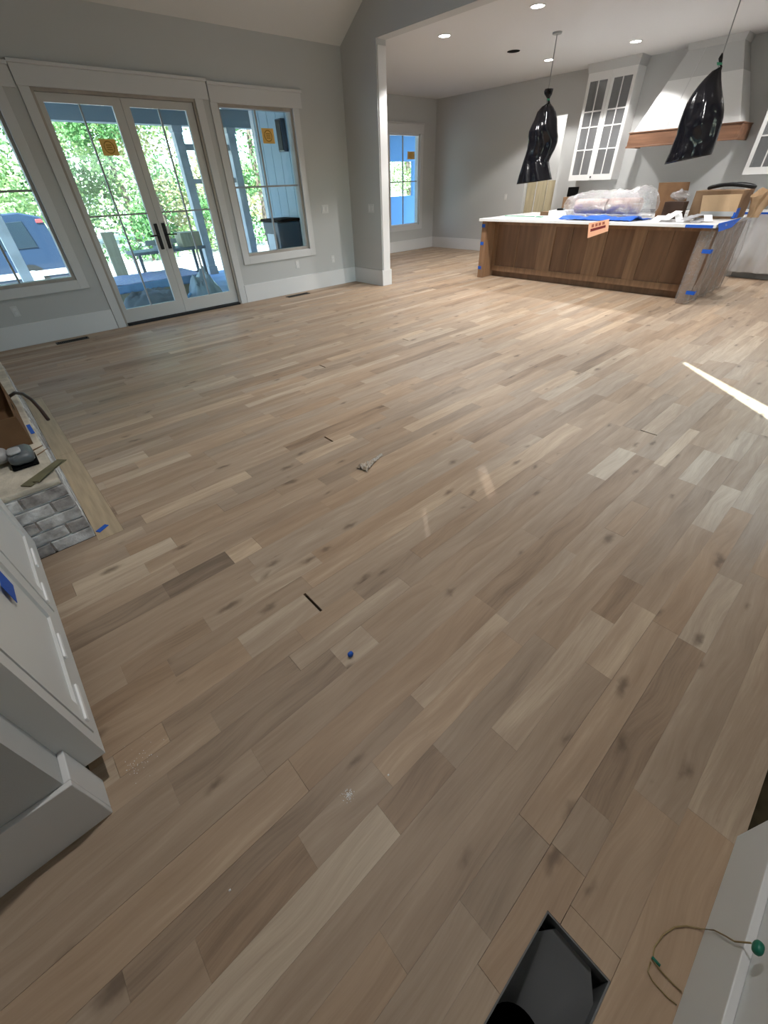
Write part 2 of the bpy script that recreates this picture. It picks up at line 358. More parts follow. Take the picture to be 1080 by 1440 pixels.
struct(mb, 'wall_closet', WALL)
struct(MB().box(.92, 1.9, -1.5, YB, -.06, -.004), 'floor_closet', OLIVE)
# ceilings
struct(MB().box(XS2, K + .15, YB - .15, D2 + .15, ZK, ZK + .12), 'ceiling_kitchen', CEIL)
mb = MB()
for y0, y1 in ((YB - .2, YR), (YR, D + DT)):
    i = len(mb.v); P = [(y0, vault(y0)), (y1, vault(y1)), (y1, vault(y1) + .12), (y0, vault(y0) + .12)]
    mb.v += [(XL - .15, y, z) for y, z in P] + [(XS2, y, z) for y, z in P]
    mb.f += [(i, i + 1, i + 2, i + 3), (i + 7, i + 6, i + 5, i + 4)] + [(i + k, i + 4 + k, i + 4 + (k + 1) % 4, i + (k + 1) % 4) for k in range(4)]
struct(mb, 'ceiling_vault', CEIL)
# pantry niche behind the kitchen wall
mb = MB().box(K + 1.15, K + 1.25, 5.4, 7.4, -.06, 2.8).box(K + .15, K + 1.15, 5.3, 5.4, -.06, 2.8).box(K + .15, K + 1.15, 7.4, 7.5, -.06, 2.8).box(K + .15, K + 1.25, 5.3, 7.5, 2.7, 2.8)
struct(mb, 'wall_pantry', TRIM)
struct(MB().box(K, K + 1.25, 5.3, 7.5, -.06, -.004), 'floor_pantry', BORDER)
pl = bpy.data.lights.new('pantry_lamp', 'POINT'); pl.energy = 32; pl.color = (1, .97, .92); pl.shadow_soft_size = .12
po = bpy.data.objects.new('pantry_lamp', pl); COL.objects.link(po); po.location = (K + .6, 6.2, 2.6)

# baseboards
BH, BT = .25, .018
struct(MB().box(XL, 1.30, D - BT, D, 0, BH), 'baseboard_doors', TRIM, bevel=.003)
struct(MB().box(3.34, XS, D - BT, D, 0, BH), 'baseboard_window', TRIM, bevel=.003)
struct(MB().box(XS - BT, XS, YE - BT, D - BT, 0, BH), 'baseboard_stub', TRIM, bevel=.003)
struct(MB().box(XS, XS2 + BT, YE - BT, YE, 0, BH), 'baseboard_stub_end', TRIM, bevel=.003)
struct(MB().box(XS2, XS2 + BT, YE, D2, 0, BH), 'baseboard_wing', TRIM, bevel=.003)
struct(MB().box(XS2 + BT, K, D2 - BT, D2, 0, BH), 'baseboard_kitchen_far', TRIM, bevel=.003)
struct(MB().box(K - BT, K, PAN[1] + .1, D2 - BT, 0, BH), 'baseboard_kitchen_right', TRIM, bevel=.003)
struct(MB().box(XL, .92, YB, YB + .016, 0, .22), 'baseboard_back', TRIM, bevel=.002)
# pale corner board on the end of the stub wall
struct(MB().box(XS + .02, XS2 - .01, YE - .012, YE, BH, ZK - .06), 'trim_stub_end', TRIM, bevel=.002)
# pantry casing

# ------------------------------------------------------------------ windows
def window(name, X0, X1, Z0, Z1, y, cas, hdr, horiz, header_x=None, vt=None, far=False):
    """window in a wall facing -Y: sash frame + panes + muntins + casing; (X0..X1, Z0..Z1) is the opening"""
    s = .05; yg = y + .085
    mb = MB(); fr = .035
    mb.box(X0, X0 + fr, y + .02, y + .14, Z0, Z1).box(X1 - fr, X1, y + .02, y + .14, Z0, Z1)
    mb.box(X0 + fr, X1 - fr, y + .02, y + .14, Z0, Z0 + fr).box(X0 + fr, X1 - fr, y + .02, y + .14, Z1 - fr, Z1)
    root = struct(mb, name, JAMB if not far else TRIM)
    gx0, gx1, gz0, gz1 = X0 + fr, X1 - fr, Z0 + fr, Z1 - fr
    xm = (gx0 + gx1) / 2; zm = horiz; t = .011
    for a0, a1 in ((gx0, xm), (xm, gx1)):
        for b0, b1 in ((gz0, zm), (zm, gz1)):
            boxobj('pane', GLASS, root, a0 + .001, a1 - .001, yg - .002, yg + .002, b0 + .001, b1 - .001)
    boxobj('muntin', GREYM, root, xm - t, xm + t, yg - .014, yg + .014, gz0, gz1)
    boxobj('muntin', GREYM, root, gx0, xm - t, yg - .012, yg + .012, zm - t, zm + t)
    boxobj('muntin', GREYM, root, xm + t, gx1, yg - .012, yg + .012, zm - t, zm + t)
    c0, c1 = X0 - cas, X1 + cas
    boxobj('casing', CASE, root, c0, X0, y - .02, y, Z0 - cas, Z1, bevel=.003)
    boxobj('casing', CASE, root, X1, c1, y - .02, y, Z0 - cas, Z1, bevel=.003)
    boxobj('casing', CASE, root, X0, X1, y - .02, y, Z0 - cas, Z0, bevel=.003)
    h0, h1 = header_x or (c0 - .01, c1 + .01)
    boxobj('header_board', CASE, root, h0, h1, y - .024, y, Z1, Z1 + hdr, bevel=.002)
    boxobj('header_cap', CASE, root, h0 - .008, h1 + .008, y - .045, y, Z1 + hdr, Z1 + hdr + .03, bevel=.003)
    return root
HDR = .165
zmW = float(at(380, 262, 'Y', D + .085)[2]); zmK = float(at(568, 255.7, 'Y', D2 + .085)[2])
window('window_1', *WINR, D, .105, HDR, zmW, (3.435, 4.88))
window('window_2', *WINL, D, .105, HDR, float(at(15, 269, 'Y', D + .085)[2]), (-.28, 1.285))
window('window_3', *KWIN, D2, .25 * .42, HDR, zmK, far=True)
# big window behind the camera that lets the cool light in
mb = MB(); y = YB
for b in ((2.3, 2.36, .08, 2.35), (5.54, 5.6, .08, 2.35), (2.36, 5.54, .08, .14), (2.36, 5.54, 2.29, 2.35), (3.02, 3.07, .14, 2.29), (4.3, 4.35, .14, 2.29)):
    mb.box(b[0], b[1], y - .12, y - .02, b[2], b[3])
r4 = struct(mb, 'window_4', TRIM)
SUN_DIM = film('sun_dimming_pane', (.25, .25, .26), 0.0, 0, 0.0, 0)  # dark panes added to dim the sun through the two unseen slots
r5 = struct(MB().box(.245, .46, YB - .10, YB - .094, 2.12, 2.13), 'sun_slot_1', TRIM); boxobj('pane', SUN_DIM, r5, .246, .459, YB - .099, YB - .096, 2.131, 2.699)
r6 = struct(MB().box(-.285, -.125, YB - .10, YB - .094, 2.16, 2.17), 'sun_slot_2', TRIM); boxobj('pane', SUN_DIM, r6, -.284, -.126, YB - .099, YB - .096, 2.171, 2.659)
for a_, b_ in ((2.361, 3.019), (3.071, 4.299), (4.351, 5.539)): boxobj('pane', GLASS, r4, a_, b_, y - .072, y - .068, .141, 2.289)

# ------------------------------------------------------------------ double doors
d1 = empty('door_1', ((DOOR[0] + DOOR[1]) / 2, D, 0), kind='structure')
for a, b in ((DOOR[0] - .105, DOOR[0]), (DOOR[1], DOOR[1] + .105)): boxobj('casing', CASE, d1, a, b, D - .02, D, 0, DOOR[3], bevel=.003)
boxobj('header_board', CASE, d1, 1.30, 3.42, D - .024, D, DOOR[3], DOOR[3] + HDR, bevel=.002)
boxobj('header_cap', CASE, d1, 1.292, 3.425, D - .045, D, DOOR[3] + HDR, DOOR[3] + HDR + .03, bevel=.003)
mb = MB().box(DOOR[0], DOOR[0] + .03, D + .0, D + .14, 0, DOOR[3]).box(DOOR[1] - .03, DOOR[1], D, D + .14, 0, DOOR[3]).box(DOOR[0] + .03, DOOR[1] - .03, D, D + .14, DOOR[3] - .03, DOOR[3])
mb.build('jamb', JAMB, d1)
boxobj('threshold', BLACKM, d1, DOOR[0] + .03, DOOR[1] - .03, D - .03, D + .15, 0, .028)
zmD = float(at(160, 303, 'Y', D + .055)[2])
for X0, X1, hx in ((1.442, 2.312, 2.262), (2.316, 3.198, 2.366)):
    y0, y1 = D + .03, D + .075; yg = D + .053; z0, z1 = .034, 2.386
    gx0, gx1 = (1.50, 2.205) if X0 < 2 else (2.40, 3.095)
    gz0, gz1 = .205, 2.31
    mb = MB().box(X0, gx0, y0, y1, z0, z1).box(gx1, X1, y0, y1, z0, z1).box(gx0, gx1, y0, y1, z0, gz0).box(gx0, gx1, y0, y1, gz1, z1)
    leaf = mb.build('door_leaf', DOORP, d1)
    xm = (gx0 + gx1) / 2; t = .009
    for a0, a1 in ((gx0, xm), (xm, gx1)):
        for b0, b1 in ((gz0, zmD), (zmD, gz1)): boxobj('pane', GLASS, leaf, a0 + .001, a1 - .001, yg - .002, yg + .002, b0 + .001, b1 - .001)
    boxobj('muntin', GREYM, leaf, xm - t, xm + t, yg - .014, yg + .014, gz0, gz1)
    boxobj('muntin', GREYM, leaf, gx0, xm - t, yg - .012, yg + .012, zmD - t, zmD + t); boxobj('muntin', GREYM, leaf, xm + t, gx1, yg - .012, yg + .012, zmD - t, zmD + t)
    boxobj('handle_plate', BLACKM, leaf, hx - .024, hx + .024, y0 - .014, y0, .86, 1.16, bevel=.006)
    s = -1 if X0 < 2 else 1
    MB().tube([(hx, y0 - .012, 1.03), (hx, y0 - .055, 1.03), (hx + s * .03, y0 - .062, 1.03), (hx + s * .13, y0 - .058, 1.025)], .009).build('lever', BLACKM, leaf, smooth=True)

# ------------------------------------------------------------------ floor of oak boards
HOLE = (.03, .388, -.296, -.132); HEARTH = (XL, -.10, 2.36, 4.95); BORD = (-.10, .03, 2.30, 4.95)
def rect_minus(r, h):
    x0, x1, y0, y1 = r; a0, a1, b0, b1 = h
    if a0 >= x1 or a1 <= x0 or b0 >= y1 or b1 <= y0: return [r]
    out = []
    if a0 > x0: out.append((x0, a0, y0, y1)); x0 = a0
    if a1 < x1: out.append((a1, x1, y0, y1)); x1 = a1
    if b0 > y0: out.append((x0, x1, y0, b0))
    if b1 < y1: out.append((x0, x1, b1, y1))
    return out
mb = MB()
for r in rect_minus((XL, XS2, YB - .0, D + .14), HOLE): mb.box(*r, -.06, -.021)
mb.box(XS2, K, YB, D2, -.06, -.021)
FLOOR = struct(mb, 'floor', SUBF)
# boards of three widths laid in random order, with a few rows fixed where the photo shows their joints
rw = random.Random(5); ROWS = [YB]
fixed = [-.296, -.167, -.067, .443, .513, .639, .755, 1.057, 1.193, 1.606, 1.728, 2.263, 2.372]
while ROWS[-1] < D2:
    y = ROWS[-1]; nf = next((q for q in fixed if q > y + .03), None)
    w = rw.choice([.083, .108, .108, .127, .133])
    if nf is not None:
        gap_ = nf - y
        if gap_ < .15: w = gap_
        else:
            n_ = max(1, round(gap_ / .113)); w = gap_ / n_ * rw.choice([1.0, .8, 1.2] if n_ > 2 else [1.0])
    ROWS.append(y + w)
def row_of(y): return max(0, min(len(ROWS) - 2, sum(1 for q in ROWS if q <= y) - 1))
forced = {}
def px_plank(xa, ya, xb, yb, tone, warm=None):
    A, B = at(xa, ya, 'Z', 0), at(xb, yb, 'Z', 0); k = row_of((A[1] + B[1]) / 2)
    forced.setdefault(k, []).append((min(A[0], B[0]), max(A[0], B[0]), tone, warm))
gaps = {}
def px_gap(xa, ya, xb, yb, w):
    A, B = at(xa, ya, 'Z', 0), at(xb, yb, 'Z', 0); gaps.setdefault(row_of((A[1] + B[1]) / 2), []).append(((A[0] + B[0]) / 2, w))
for a in ((234, 832, 322, 786, .03, .9), (324, 785, 366, 767, .74), (102, 823, 245, 762, .86), (145, 679, 275, 646, .74), (837, 670, 882, 633, .86), (964, 677, 1015, 640, .72, .95),
          (1005, 750, 1040, 690, .78, .8), (587, 987, 706, 868, .70), (972, 907, 1040, 820, .70, .95), (868, 880, 900, 822, .27), (165, 1083, 241, 1045, .58, .1), (465, 915, 512, 884, .64),
          (410, 1160, 540, 1092, .50), (545, 1150, 640, 1080, .28), (690, 875, 735, 838, .5), (760, 560, 830, 525, .7), (620, 470, 720, 448, .72), (330, 690, 430, 655, .35), (500, 610, 590, 590, .35), (700, 620, 790, 580, .42),
          (880, 600, 960, 560, .36, .9), (1010, 640, 1060, 610, .66, .95), (650, 1270, 735, 1150, .33), (800, 1270, 905, 1120, .46), (300, 1010, 420, 940, .33), (170, 940, 300, 890, .36), (780, 1190, 830, 1130, .36)):
    px_plank(*a)
for a in ((428, 835, 452, 859, .012), (456, 614, 468, 621, .014), (900, 605, 924, 612, .012), (562, 475, 570, 478, .012), (451, 514, 458, 517, .012)): px_gap(*a)
rnd = random.Random(11)
planks = []        # (rects, tone, g, b)
for k in range(len(ROWS) - 1):
    y0, y1 = ROWS[k], ROWS[k + 1]
    y0, y1 = max(y0, YB), min(y1, D2 - .001)
    xa = XL if y0 < D - .02 else XS2; xb = K - .001
    if y0 < D < y1: y1 = y1
    segs = []; x = xa - rnd.random() * .9
    ff = sorted(forced.get(k, [])); gg = sorted(gaps.get(k, []))
    while x < xb:
        nxt = x + rnd.choice([rnd.uniform(.3, .7), rnd.uniform(.6, 1.3), rnd.uniform(.9, 1.9)])
        f = next((f for f in ff if f[0] >= x - 1e-6), None)
        if f and nxt > f[0] - .25:
            if f[0] - x > .12: segs.append([x, f[0], None, None])
            elif segs: segs[-1][1] = f[0]
            segs.append([f[0], f[1], f[2], f[3]]); ff = [q for q in ff if q[0] >= f[1]]; x = f[1]; continue
        g = next((g for g in gg if g[0] > x + .05), None)
        if g and nxt > g[0] - .25:
            segs.append([x, g[0] - g[1] / 2, None, None]); x = g[0] + g[1] / 2; gg = [q for q in gg if q[0] > g[0]]; continue
        segs.append([x, nxt, None, None]); x = nxt
    for s0, s1, tone, warm in segs:
        G = .00018 if rnd.random() < .85 else .0007
        s0, s1 = max(s0, xa), min(s1, xb)
        if s1 - s0 < .03: continue
        R = [(s0 + G, s1 - G, y0 + G, y1 - G)]
        for h in (HOLE, HEARTH, BORD, (XL, XS, D - .001, 9), (XL, XS2, D + .13, 9)): R = [q for r in R for q in rect_minus(r, h)]
        R = [r for r in R if r[1] - r[0] > .004 and r[3] - r[2] > .004]
        if not R: continue
        if tone is None:
            u = rnd.random(); tone = rnd.gauss(.48, .07)
            if u < .12: tone = rnd.uniform(.62, .78)
            elif u > .91: tone = rnd.uniform(.22, .33)
        planks.append((R, tone, rnd.random(), rnd.random() if warm is None else warm))
def visible_area(R):
    r = R[0]; c = to_px(((r[0] + r[1]) / 2, (r[2] + r[3]) / 2, 0))
    tot = 0
    for r in R:
        n = 0; m = 6
        for i in range(m):
            p = to_px((r[0] + (r[1] - r[0]) * (i + .5) / m, (r[2] + r[3]) / 2, 0))
            if p[2] > .2 and -5 < p[0] < 1085 and -5 < p[1] < 1445: n += FPX ** 2 / p[2] ** 3
        tot += n / m * (r[1] - r[0]) * (r[3] - r[2])
    return tot
planks.sort(key=lambda p: -visible_area(p[0]))
rest = MB(); rest.attr = []
for i, (R, t, g, b) in enumerate(planks):
    mb = rest if i >= 300 else MB()
    if i < 300: mb.attr = []
    dz = -abs(rnd.gauss(0, .0002))
    for r in R:
        mb.box(*r, -.02, dz); mb.attr += [(t, g, b, 1)] * 8
    if i < 300: mb.build('plank', PLANK, FLOOR, fix=False)
tag(rest.build('far_planks', PLANK, FLOOR, fix=False), kind='stuff')
# border boards along the hearth
by = 2.30
for L_ in (1.25, .9, .5):
    boxobj('border_plank', BORDER, FLOOR, -.099, .029, by + .001, by + L_ - .001, -.02, .0005); by += L_
# open register boot in the floor
bt = empty('duct_boot', (.21, -.214, -.3), 'open floor register hole with black metal duct boot', 'duct')
x0, x1, y0, y1 = HOLE; t = .004
mb = MB().box(x0, x0 + t, y0, y1, -.14, -.003).box(x1 - t, x1, y0, y1, -.14, -.003).box(x0 + t, x1 - t, y0, y0 + t, -.14, -.003).box(x0 + t, x1 - t, y1 - t, y1, -.14, -.003)
mb.build('boot_wall', DUCT, bt)
# sloped boot floor with a round pipe opening
cx, cy, R_ = .15, -.215, .072; n = 32
def edge_pt(a):
    ca, sa = math.cos(a), math.sin(a); hx = (x1 - t - cx) if ca > 0 else (cx - x0 - t); hy = (y1 - t - cy) if sa > 0 else (cy - y0 - t)
    k = min(hx / abs(ca) if abs(ca) > 1e-6 else 9, hy / abs(sa) if abs(sa) > 1e-6 else 9); return cx + ca * k, cy + sa * k
rg = []
for f, dz in ((1, -.045), (.75, -.075), (.45, -.10), (.15, -.125), (0, -.14)):
    ring = []
    for j in range(n):
        a = 2 * math.pi * j / n; ex, ey = edge_pt(a); px, py = cx + R_ * math.cos(a), cy + R_ * math.sin(a)
        ring.append((px + (ex - px) * f, py + (ey - py) * f, dz))
    rg.append(ring)
MB().rings(rg, cap=False).build('boot_floor', DUCT, bt, smooth=True)
MB().rings([[(cx + R_ * math.cos(2 * math.pi * j / n), cy + R_ * math.sin(2 * math.pi * j / n), z) for j in range(n)] for z in (-.14, -.30)], cap=False).build('pipe', DEEP, bt, smooth=True)
MB().cyl(cx, cy, -.30, -.295, R_).build('pipe_end', DEEP, bt)

# ------------------------------------------------------------------ ceiling lights
def downlight(x, y, z, power, label, group, slope=0.0, lit=True, cone=(126, .22)):
    t = empty('recessed_downlight', (x, y, z), label, 'ceiling light', group)
    n = 28; o = ORG[t]
    def ring(r0, r1, z0, z1): return MB().rings([[(x + r * math.cos(2 * math.pi * j / n), y + r * math.sin(2 * math.pi * j / n), zz - slope * r * math.sin(2 * math.pi * j / n)) for j in range(n)] for r, zz in ((r0, z1), (r0, z0), (r1, z0), (r1, z1))], cap=False)
    ring(.075, .095, z - .006, z + .002).build('trim_ring', FIXW, t)
    d = MB(); d.rings([[(x + .075 * math.cos(2 * math.pi * j / n), y + .075 * math.sin(2 * math.pi * j / n), zz - slope * .075 * math.sin(2 * math.pi * j / n)) for j in range(n)] for zz in (z - .003, z - .001)])
    d.build('lens', LENS if lit else DEEP, t)
    if lit:
        so_ = spot('downlight_beam', x, y, z - .03, power, ang=cone[0], blend=cone[1]); so_.parent = t; so_.location = (0, 0, -.03)
    return t
KP = 145
for x, y, p, lab in ((6.46, 5.75, KP, 'lit recessed downlight in the kitchen ceiling nearest the stub wall'), (6.47, 4.30, KP, 'lit recessed downlight in the ceiling on the living room side of the island'),
                     (9.20, 5.74, KP, 'lit recessed downlight behind the rod of the pendant over the island'), (9.29, 4.32, KP, 'lit recessed downlight in front of the range hood'),
                     (6.47, 2.88, KP, 'lit downlight out of view along the near edge of the island'), 
                     (6.47, 1.45, KP * .6, 'lit downlight out of view beyond the wrapped island end'), (9.29, 1.45, KP, 'lit downlight out of view above the plastic covered base cabinets')):
    downlight(x, y, ZK, p, lab, 'recessed downlights in the kitchen ceiling')
h = MB(); n = 24
h.cyl(8.11, 5.73, ZK - .004, ZK - .001, .10).build('x', DEEP)
hole = bpy.data.objects['x']; hole.name = 'ceiling_opening'; hole.data.name = 'ceiling_opening'
tag(hole, 'dark round cut-out in the kitchen ceiling without a light', 'ceiling hole')
for x, y, p, w_ in ((1.3, 4.9, 75, 'double doors'), (3.6, 4.9, 95, 'right window'), (1.0, 1.2, 170, 'floor duct'), (3.4, 1.5, 105, 'sunlit streak')):
    downlight(x, y, vault(y), p, 'lit recessed downlight in the sloped vault towards the ' + w_, 'recessed downlights in the vault', slope=SL if y > YR else -SL, cone=(84, .6))

# ------------------------------------------------------------------ wall plates and floor registers
def plate(x, y, z, face, label, cat, gang=1, outlet=False):
    """face 'Y': on the door wall, 'X': on the stub wall (facing -X), 'K': on the kitchen wall"""
    w, h_ = (.07 * gang + .005 * (gang > 1)) / 2, .058
    t = empty('wall_outlet' if outlet else 'light_switch', (x, y, z - h_), label, cat)
    def bx(name, m, a, b, c, d_, dep):
        if face == 'Y': return boxobj(name, m, t, x + a, x + b, y - dep, y, z + c, z + d_, bevel=.002)
        return boxobj(name, m, t, x - dep, x, y + a, y + b, z + c, z + d_, bevel=.002)
    bx('cover_plate', PLATE, -w, w, -h_, h_, .006)
    for g in range(gang):
        c = -w + .0375 + g * .075 - .0025
        if outlet:
            for dz in (-.022, .022): bx('socket', TRIM, c - .017, c + .017, dz - .015, dz + .015, .009)
        else: bx('rocker', TRIM, c - .016, c + .016, -.033, .033, .010)
plate(5.13, D, 1.176, 'Y', 'two gang white light switch on the wall right of the window', 'light switch', 2)
plate(5.20, D, .43, 'Y', 'white outlet above the baseboard under the two gang switch', 'wall outlet', 1, True)
plate(4.42, D, .43, 'Y', 'white outlet below the window by the double doors', 'wall outlet', 1, True)
plate(.27, D, .40, 'Y', 'white outlet below the window left of the double doors', 'wall outlet', 1, True)
plate(XS, 6.609, 1.16, 'X', 'two gang white light switch on the stub wall', 'light switch', 2)
plate(K, 7.222, 1.137, 'K', 'white light switch on the kitchen wall beyond the island', 'light switch', 1)
for x0_, x1_, lab in ((.49, .87, 'dark bronze floor register below the left window'), (4.0, 4.44, 'dark bronze floor register below the right window')):
    t = empty('floor_register', ((x0_ + x1_) / 2, 6.965, 0), lab, 'floor register')
    y0_, y1_ = 6.905, 7.02
    boxobj('base', DEEP, t, x0_ + .01, x1_ - .01, y0_ + .01, y1_ - .01, .0004, .002)
    MB().box(x0_, x1_, y0_, y0_ + .014, .0004, .006).box(x0_, x1_, y1_ - .014, y1_, .0004, .006).box(x0_, x0_ + .014, y0_ + .014, y1_ - .014, .0004, .006).box(x1_ - .014, x1_, y0_ + .014, y1_ - .014, .0004, .006).build('frame', DARKB, t)
    n_ = int((x1_ - x0_ - .04) / .02)
    for j in range(n_): boxobj('slat', DARKB, t, x0_ + .02 + j * .02, x0_ + .028 + j * .02, y0_ + .014, y1_ - .014, .002, .005)

# ------------------------------------------------------------------ left: built-in cabinet, wall end
struct(MB().box(XL, -.413, .898, 1.0, 0, 2.6), 'wall_end', WALL)
struct(MB().box(XL, -.395, .88, .898, 0, .245).box(-.413, -.395, .898, 1.0, 0, .245), 'baseboard_end', TRIM, bevel=.003)
cb = empty('built_in_cabinet', (-.57, 1.68, 0), 'white painted built-in cabinet between the wall end and brick hearth', 'cabinet')
XF = -.338
boxobj('body', CABW, cb, XL, XF - .02, 1.0, 2.35, .115, .92)
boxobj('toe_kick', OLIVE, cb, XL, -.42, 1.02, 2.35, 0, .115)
boxobj('top', CABW, cb, XL, XF + .01, .99, 2.36, .92, .95, bevel=.003)
MB().box(XF - .02, XF, 1.0, 1.05, .115, .92).box(XF - .02, XF, 2.30, 2.35, .115, .92).box(XF - .02, XF, 1.05, 2.30, .115, .165).box(XF - .02, XF, 1.05, 2.30, .88, .92).box(XF - .02, XF, 1.66, 1.69, .165, .88).build('face_frame', CABW, cb)
for y0_, y1_ in ((1.053, 1.657), (1.693, 2.297)):
    dr = MB().box(XF - .018, XF + .003, y0_, y0_ + .07, .168, .877).box(XF - .018, XF + .003, y1_ - .07, y1_, .168, .877).box(XF - .018, XF + .003, y0_ + .07, y1_ - .07, .168, .238).box(XF - .018, XF + .003, y0_ + .07, y1_ - .07, .807, .877).build('door', CABW, cb)
    boxobj('door_panel', CABW, dr, XF - .018, XF - .007, y0_ + .07, y1_ - .07, .238, .807)
STRIP = mat('bright_white_strip', (.93, .93, .93), .5, .3)
for ya, yb, z in ((1.075, 1.23, .262), (1.36, 1.49, .275), (1.70, 1.83, .275), (1.985, 2.13, .265)):
    zz = z - .062
    boxobj('pale_strip', STRIP, cb, XF + .003, XF + .010, ya, yb, zz, zz + .018, bevel=.002)  # raised strips, whiter than the cabinet, along its lower edge
boxobj('tape_piece', BLUE, cb, XF + .0032, XF + .0045, 1.40, 1.50, .49, .57)

# ------------------------------------------------------------------ brick hearth
ht = empty('brick_hearth', (-.45, 3.65, 0), 'raised whitewashed grey brick hearth with cream top', 'hearth')
HX, HY0, HY1, HZ = -.10, 2.36, 4.95, .385
boxobj('mortar_core', MORTAR, ht, XL + .002, HX - .012, HY0 + .012, HY1, 0, HZ - .03)
boxobj('top_slab', CREAM, ht, XL + .002, HX - .002, HY0 + .002, HY1, HZ - .03, HZ, bevel=.008)
rb = random.Random(3)
brick_meshes = {}
def brick(x0, x1, y0, y1, z0, z1):
    j = lambda: rb.uniform(-.002, .002)
    MB().box(x0, x1 + j() * (x1 > HX - .02), y0 + j() * (y0 < HY0 + .02), y1, z0 + j(), z1 + j()).build('brick', BRICKD if rb.random() < .4 else BRICK, ht, bevel=.004)
ch = (HZ - .03) / 5
for c in range(5):
    z0, z1 = c * ch + (.004 if c else .001), (c + 1) * ch - .006
    off = .1 * (c % 2)
    x = HX
    w_ = .095 if c % 2 else .195
    while x > XL + .06:       # end face towards the camera
        xn = max(XL + .003, x - w_); brick(xn + .009, x, HY0, HY0 + .02, z0, z1); x = xn; w_ = .20
    yy = HY0 + .029; w_ = .19 if c % 2 else .09
    while yy < HY1 - .03:     # long face towards the room
        yn = min(HY1, yy + w_); brick(HX - .03, HX, yy, yn - .009, z0, z1); yy = yn; w_ = .20

# things on the hearth
bx_ = empty('cardboard_box', (-.30, 3.3, HZ), 'open brown cardboard box with hand slots on the brick hearth', 'box')
t = .006; X0, X1, Y0, Y1, Z0, Z1 = -.47, -.135, 2.90, 3.62, HZ + .001, HZ + .17
MB().box(X0, X1, Y0, Y1, Z0, Z0 + t).build('bottom', CARDD, bx_)
for nm, b in (('side', (X0, X0 + t, Y0, Y1, Z0 + t, Z1)), ('side', (X1 - t, X1, Y0, Y1, Z0 + t, Z1)), ('side', (X0 + t, X1 - t, Y0, Y0 + t, Z0 + t, Z1)), ('side', (X0 + t, X1 - t, Y1 - t, Y1, Z0 + t, Z1))): boxobj(nm, CARDD, bx_, *b)
boxobj('hand_slot', DEEP, bx_, -.36, -.25, Y0 - .001, Y0 + .001, Z1 - .075, Z1 - .05)
boxobj('hand_slot', DEEP, bx_, X1 - .001, X1 + .001, 3.2, 3.31, Z1 - .06, Z1 - .04)
MB().hexa([(X0, Y1 - .001, Z1), (X1, Y1 - .001, Z1), (X1, Y1 + .004, Z1), (X0, Y1 + .004, Z1)], [(X0, Y1 + .15, Z1 + .05), (X1, Y1 + .15, Z1 + .05), (X1, Y1 + .154, Z1 + .047), (X0, Y1 + .154, Z1 + .047)]).build('flap', SHIM, bx_)
MB().hexa([(X0 + .01, Y0, Z1 - .002), (X0 + .01, Y1, Z1 - .002), (X0, Y1, Z1), (X0, Y0, Z1)], [(X0 - .09, Y0, Z1 + .11), (X0 - .09, Y1, Z1 + .11), (X0 - .095, Y1, Z1 + .112), (X0 - .095, Y0, Z1 + .112)]).build('flap', CARDD, bx_)
tag(MB().tube([(-.16, 3.80, HZ + .006), (-.14, 3.78, HZ + .03), (-.10, 3.72, HZ + .06), (-.06, 3.62, HZ + .066), (-.035, 3.5, HZ + .055), (-.02, 3.38, HZ + .02), (-.012, 3.3, HZ - .03)], .011, 10).build('hose', HOSE, smooth=True), 'curved dark brown rubber hose hanging over the hearth edge', 'hose')
sd = empty('orbital_sander', (-.24, 2.72, HZ), 'dark grey power sander lying on the hearth', 'power tool')
def blob(cx, cy, cz, rx, ry, rz, n=14, m_=9, flat=0.8):
    R = []
    for a in range(m_ + 1):
        th = math.pi * a / m_ ; zz = -math.cos(th); rr = max(.03, math.sin(th)) ** .6
        R.append([(cx + rx * rr * math.copysign(abs(math.cos(p)) ** flat, math.cos(p)), cy + ry * rr * math.copysign(abs(math.sin(p)) ** flat, math.sin(p)), cz + rz * zz) for p in (2 * math.pi * k / n for k in range(n))])
    return MB().rings(R)
blob(-.20, 2.68, HZ + .048, .058, .085, .036, flat=.45).build('motor_housing', TOOLG, sd, smooth=True)
blob(-.215, 2.655, HZ + .085, .03, .04, .012, flat=.5).build('lock_cap', TOOLL, sd, smooth=True)
blob(-.30, 2.74, HZ + .050, .055, .06, .034, flat=.5).build('grip', TOOLL, sd, smooth=True)
MB().box(-.26, -.145, 2.60, 2.76, HZ + .001, HZ + .016).build('sanding_pad', DEEP, sd, bevel=.006)
MB().tube([(-.33, 2.76, HZ + .06), (-.36, 2.80, HZ + .03), (-.40, 2.85, HZ + .012), (-.46, 2.86, HZ + .012)], .008).build('cord', DEEP, sd, smooth=True)
def stick(name, m_, a, b, w, th, label, cat, lift=0.0):
    A, B = Vector(a), Vector(b); d = (B - A).normalized(); u = Vector((-d.y, d.x, 0)) * w / 2
    return tag(MB().hexa([A - u, B - u, B + u, A + u], [A - u + Vector((0, 0, th)), B - u + Vector((0, 0, th * .5)), B + u + Vector((0, 0, th * .5)), A + u + Vector((0, 0, th))]).build(name, m_), label, cat)
stick('wood_shim', SHIM, (-.235, 2.395, HZ + .001), (-.05, 2.555, HZ + .004), .055, .006, 'wide olive wood shim on the cream hearth top', 'shim')
stick('wood_shim', SHIM, (-.19, 2.39, HZ + .008), (-.06, 2.535, HZ + .012), .03, .005, 'narrow olive wood shim lying on the wider shim', 'shim')
stick('thin_stick', CARDD, (-.165, 2.79, HZ + .001), (-.10, 2.83, HZ + .001), .006, .005, 'short dark stick beside the power sander', 'stick')
stick('thin_stick', CARD, (-.14, 2.72, HZ + .001), (-.085, 2.77, HZ + .001), .005, .004, 'short light stick between the sander and hearth edge', 'stick')
